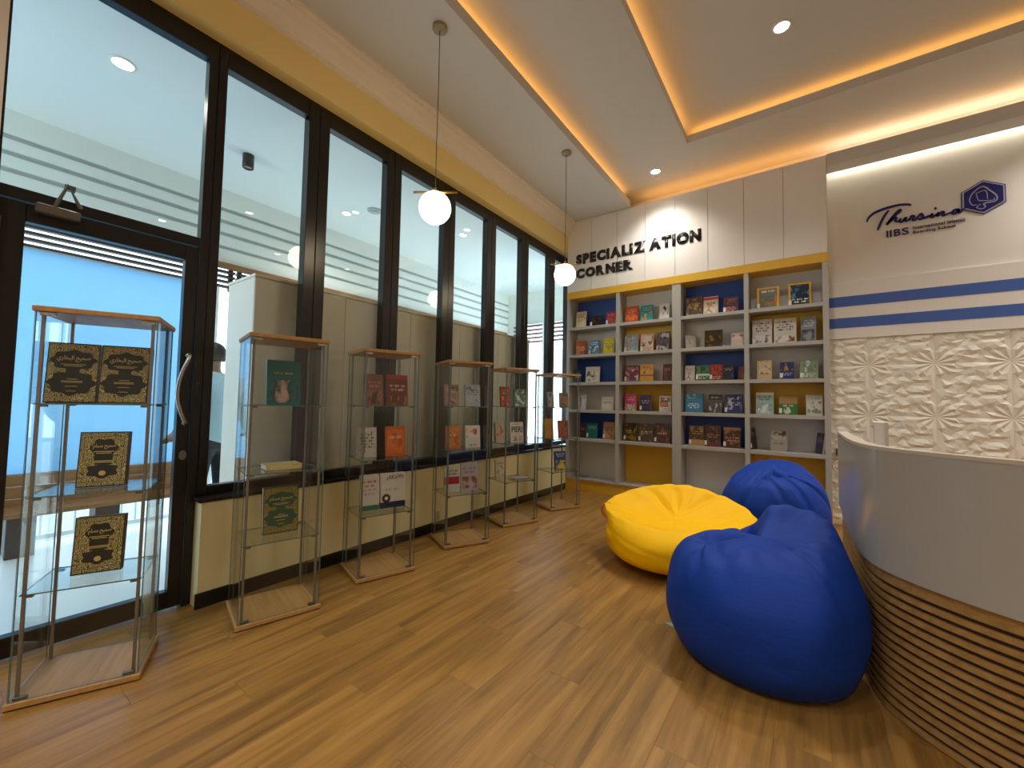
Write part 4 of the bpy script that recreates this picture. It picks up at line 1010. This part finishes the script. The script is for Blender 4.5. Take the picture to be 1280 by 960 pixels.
bf = bean_bag('large royal blue bean bag in front, beside the counter', 'bag_blue', (2.85, 2.63), 0.38, {0: .43, 45: .42, 90: .46, 180: .46, 225: .49, 270: .50, 315: .50}, {0: .26, 90: .3, 180: .24, 270: .22},
     {0: .30, 45: .31, 90: .25, 135: .28, 180: .33, 225: .30, 270: .24, 315: .27}, {0: .66, 22: .71, 50: .735, 82: .73, 104: .60, 135: .56, 180: .55, 225: .55, 270: .58, 315: .62}, 0.60, 5,
     [(200, .80, .2, .04, .06, .5), (172, .86, .12, .05, .05, 0), (112, .84, .2, .03, .06, .2), (215, .74, .16, .025, .04, .9), (306, .80, .3, .008, -.010, .1), (312, .80, .3, .014, .016, .1), (285, .40, .03, .012, .014, 0), (282, .42, .02, .06, .012, 0.1), (236, .76, .16, .03, .035, .8)], pleat=.003)
MB().prism([(-0.495, -0.015), (-0.40, -0.06), (-0.40, 0.03)], 0.001, 0.004, lambda p, q, a: (p, q, a)).build('care_tag', 'bag_tag', bf)
bean_bag('royal blue bean bag at the back, between bookcase and counter', 'bag_blue', (2.80, 4.52), 0.34, {0: .43, 90: .44, 180: .44, 225: .40, 270: .42, 315: .44}, {0: .28, 90: .3, 180: .27, 270: .26},
     {0: .28, 45: .26, 90: .24, 135: .26, 180: .28, 225: .26, 270: .24, 315: .26}, {0: .68, 45: .78, 90: .80, 135: .76, 180: .66, 225: .64, 270: .68, 315: .70}, 0.78, 9,
     [(296, .76, .3, .02, .05, .4), (250, .78, .25, .025, .045, -.3), (330, .70, .25, .02, .05, .7), (275, .7, .2, .02, .03, .5)], pleat=.004)

# ------------------------------------------------------------------ person on the terrace
def person():
    t = thing('person', 'person in blue grey shirt and dark trousers standing on the terrace behind the window', 'person', (-1.32, 1.46, 0), radians(20))
    J = {}; E = []
    def j(n, p, r, par=None):
        J[n] = (len(J), p, r)
        if par: E.append((J[par][0], J[n][0]))
    # figure faces -x (away from the room), arms along +-y
    j('pelvis', (0, 0, .93), (.125, .165)); j('waist', (0, 0, 1.08), (.11, .15), 'pelvis'); j('chest', (-.01, 0, 1.28), (.13, .18), 'waist'); j('upper', (0, 0, 1.43), (.10, .155), 'chest')
    j('neck', (-.01, 0, 1.52), (.055, .055), 'upper'); j('neck2', (-.02, 0, 1.58), (.052, .052), 'neck'); j('skull', (-.03, 0, 1.68), (.098, .078), 'neck2'); j('crown', (-.025, 0, 1.77), (.065, .055), 'skull')
    j('nose', (-.135, 0, 1.665), (.014, .014), 'skull')
    for s, nm in ((1, 'l'), (-1, 'r')):
        j('sh'+nm, (0, s*.19, 1.44), (.062, .062), 'upper'); j('el'+nm, (.05, s*.27, 1.17), (.046, .046), 'sh'+nm)
        j('wr'+nm, (-.10, s*.24, 1.0), (.032, .03), 'el'+nm); j('pa'+nm, (-.165, s*.22, .965), (.02, .036), 'wr'+nm)
        for k, (dy, ln) in enumerate(((-.03, .07), (-.01, .085), (.012, .08), (.032, .06))):
            j('f%d%s' % (k, nm), (-.20, s*.22+dy, .95), (.010, .010), 'pa'+nm); j('g%d%s' % (k, nm), (-.20-ln*.6, s*.22+dy, .93-ln*.4), (.008, .008), 'f%d%s' % (k, nm))
        j('th'+nm, (-.15, s*.22-s*.05, .96), (.011, .011), 'pa'+nm); j('tp'+nm, (-.19, s*.22-s*.075, .935), (.008, .008), 'th'+nm)
        j('hip'+nm, (0, s*.095, .86), (.098, .098), 'pelvis'); j('kn'+nm, (-.01, s*.11, .48), (.062, .062), 'hip'+nm); j('an'+nm, (.015, s*.115, .09), (.045, .045), 'kn'+nm)
        j('to'+nm, (-.13, s*.13, .04), (.035, .045), 'an'+nm)
    me = bpy.data.meshes.new('body'); me.from_pydata([v[1] for v in J.values()], E, []); o = bpy.data.objects.new('body', me); COL.objects.link(o)
    md = o.modifiers.new('skin', 'SKIN')
    for (i, p, r) in J.values(): me.skin_vertices[0].data[i].radius = r
    me.skin_vertices[0].data[0].use_root = True
    sd = o.modifiers.new('sub', 'SUBSURF'); sd.levels = 2; sd.render_levels = 2
    dg = bpy.context.evaluated_depsgraph_get(); dg.update()
    m2 = bpy.data.meshes.new_from_object(o.evaluated_get(dg)); bpy.data.objects.remove(o)
    m2.materials.clear()
    for k in ('shirt', 'trouser', 'skin', 'black'): m2.materials.append(M[k])
    for f in m2.polygons:
        c = f.center; f.use_smooth = True
        arm = abs(c.y) > 0.17
        if c.z < 0.075: f.material_index = 3
        elif c.z > 1.535: f.material_index = 2
        elif arm and c.x < -0.075 and c.z < 1.06: f.material_index = 2
        elif c.z < 0.91 and not (arm and c.z > .9): f.material_index = 1
        else: f.material_index = 0
    b = bpy.data.objects.new('body', m2); COL.objects.link(b); b.parent = t
    R = 0.108; vs = MB(); pr = []
    for i in range(13):
        a = pi*0.60*i/12; pr.append((max(0.003, 0.086*sin(a)), 1.685+0.125*cos(a)))
    pr.append((0.07, pr[-1][1]-0.01)); h = MB().lathe(pr[::-1], 26, (-0.012, 0, 0)).build('hair', 'hair', t, True)
    h.scale = (1.2, 1.02, 1.0)
person()
